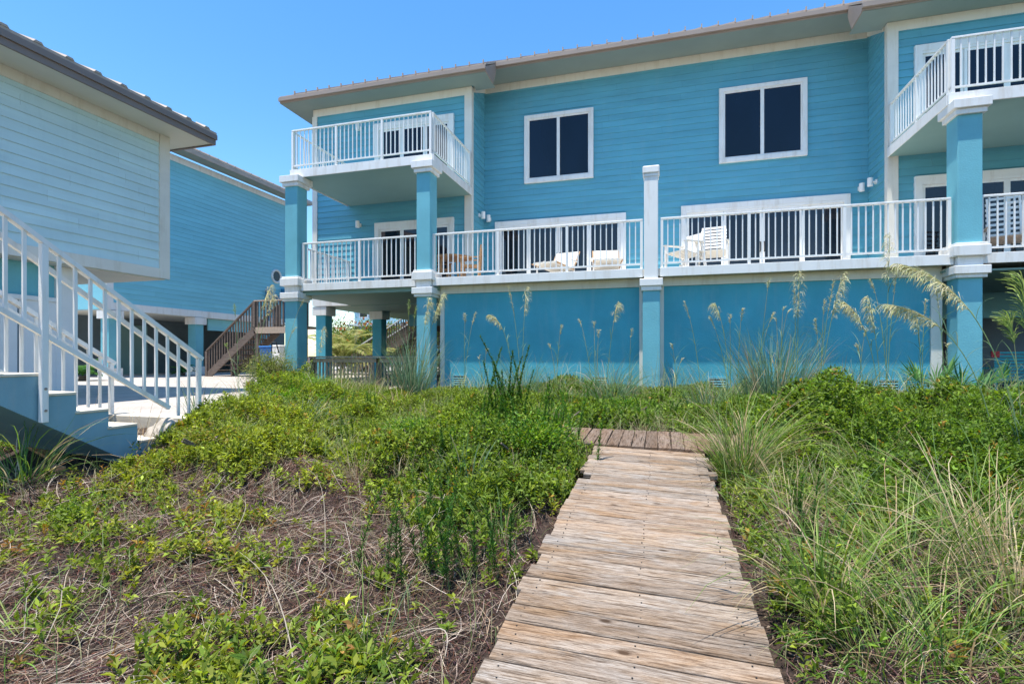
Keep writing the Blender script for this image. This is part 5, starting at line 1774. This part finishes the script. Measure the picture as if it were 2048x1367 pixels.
def palmetto(px, py, Y, n, label, L=.42):
    b = at(px, py, Y); z = float(gz(b.x, b.y))
    org = np.array([b.x, b.y, z]); root = empty('palmetto', org, label, 'palmetto')
    for i in range(n):
        az = rng.uniform(0, 2 * np.pi); el = R(1) * rng.uniform(40, 80)
        d = np.array([math.cos(el) * math.cos(az), math.cos(el) * math.sin(az), math.sin(el)])
        h = rng.uniform(.3, .55); hub = org + d * h
        stp = ribbons(np.stack([org, org + d * h * .5, hub])[None], np.full((1, 3), .012), sidev(np.array([az]), 0), pal([(.10, .17, .05)], 1))
        S = norm(np.cross(d, np.array([0, 0, 1.0])) + 1e-6)
        k = 15; a = np.linspace(-1.75, 1.75, k)
        D = np.cos(a)[:, None] * d + np.sin(a)[:, None] * S + np.array([0, 0, .08])
        U = np.cross(S, d)
        lf = leaves(np.repeat(hub[None], k, 0), D, L * (1 - .12 * np.abs(a)) * rng.uniform(.9, 1.08, k), np.full(k, .030), pal([(.05, .14, .04), (.08, .20, .06), (.12, .24, .08)], k, .15))
        vmesh('fan', [stp, lf], M['leaf'], root, org)
    return root


palmetto(1862, 812, 10.7, 6, 'palmetto with stiff green fans at the corner of the wall by the thick column', .48)
palmetto(1925, 825, 10.3, 5, 'smaller palmetto in front of the thick blue column', .42)
palmetto(1985, 815, 10.9, 4, 'yellowish palmetto on the dark side of the thick column', .40)

# ---------------- loose things on the ground
def lying(px, py, px2, py2, wd, label, cols, name='dead_stalk', arch=.05):
    a = np.array(gp(px, py)); b = np.array(gp(px2, py2)); K = 9
    s = np.linspace(0, 1, K)[:, None]
    xy = a * (1 - s) + b * s + np.array([[.05, .03]]) * np.sin(s * np.pi)
    z = np.maximum(gz(xy[:, 0], xy[:, 1]) + .05, 0 * s[:, 0] + (gz(a[0], a[1]) * (1 - s[:, 0]) + gz(b[0], b[1]) * s[:, 0]) + .06) + arch * np.sin(s[:, 0] * np.pi)
    org = Vector((xy[0, 0], xy[0, 1], float(z[0])))
    mb = MB().tube([Vector((xy[i, 0], xy[i, 1], z[i])) - org for i in range(K)], [wd * .7 * (1 - .6 * i / K) for i in range(K)], 6)
    me = mb.mesh(name); me.materials.append(cols); me.shade_smooth()
    o = bpy.data.objects.new(name, me); COL.objects.link(o); o.location = org
    return tag(o, label, 'stalk', 'dead stalks lying on the straw')


M['stalk'] = paint('dead_stalk', (.34, .285, .22), .2, .8, 9, 0)
lying(590, 1365, 475, 1120, .0045, 'long pale dead stalk running up through the leafy sprigs at the bottom', M['stalk'])
lying(464, 1095, 482, 1010, .0035, 'short straight pale stalk continuing above the long one', M['stalk'])
lying(650, 1140, 612, 950, .003, 'thin curved stalk in the middle of the straw', M['stalk'], arch=.12)
lying(530, 1045, 575, 1005, .003, 'short oblique stalk on the bare straw', M['stalk'])
lying(450, 990, 520, 952, .004, 'grey stick at the edge of the yellowish leafy patch', M['stalk'])
lying(725, 1262, 800, 1262, .004, 'pale stick half buried near the walk', M['stalk'])
lying(840, 1290, 890, 1340, .006, 'thick grey stick beside the planks', M['stalk'])
lying(200, 985, 262, 958, .009, 'dark stick lying below the stair', M['wood_dark'])

def board(px, py, px2, py2, label, z=.10):
    a = gp(px, py); b = gp(px2, py2)
    za = float(gz(*a)) + z; zb = float(gz(*b)) + .04
    o = MB().beam(Vector((a[0], a[1], za)), Vector((b[0], b[1], zb)), .10, .03).build('broken_board', M['orange_wood'])
    return tag(o, label, 'board')


M['orange_wood'] = paint('orange_wood', (.52, .24, .10), .25, .8, 10, .4, 50, (1, 1, 5))
board(20, 885, 112, 925, 'orange-brown broken board lying in the shade under the stair')
board(95, 938, 118, 946, 'small orange-brown offcut beyond the end of the broken board', .03)


def rock(x, y, rx, ry, h, label):
    import bmesh
    bm = bmesh.new(); bmesh.ops.create_icosphere(bm, subdivisions=4, radius=1)
    for v in bm.verts:
        n = .16 * math.sin(3.1 * v.co.x + 2 * v.co.y + x) + .10 * math.sin(7 * v.co.y - 5 * v.co.z) + .05 * math.sin(13 * v.co.x + 11 * v.co.z)
        v.co = Vector((v.co.x * rx, v.co.y * ry, v.co.z * h)) * (1 + n)
    me = bpy.data.meshes.new('stone'); bm.to_mesh(me); bm.free(); me.materials.append(M['stone']); me.shade_smooth()
    o = bpy.data.objects.new('stone', me); COL.objects.link(o); o.location = (x, y, float(gz(x, y)) + h * .4)
    return tag(o, label, 'stone')


a = gp(1632, 892); rock(a[0], a[1], .22, .12, .12, 'flat pale grey-pink stone poking out of the green mat')
rock(-5.9, 11.2, .40, .12, .12, 'long pale stone at the foot of the porch railing corner')
a = gp(1925, 818); rock(a[0], a[1] , .12, .10, .16, 'chunky pale stone at the foot of the thick blue column')
a = gp(440, 862); rock(a[0], a[1], .30, .2, .14, 'pale rough stone beside the lowest step of the concrete stair')
a = gp(330, 880); rock(a[0] , a[1], .22, .16, .16, 'rough tan stone below the last post of the stair railing')
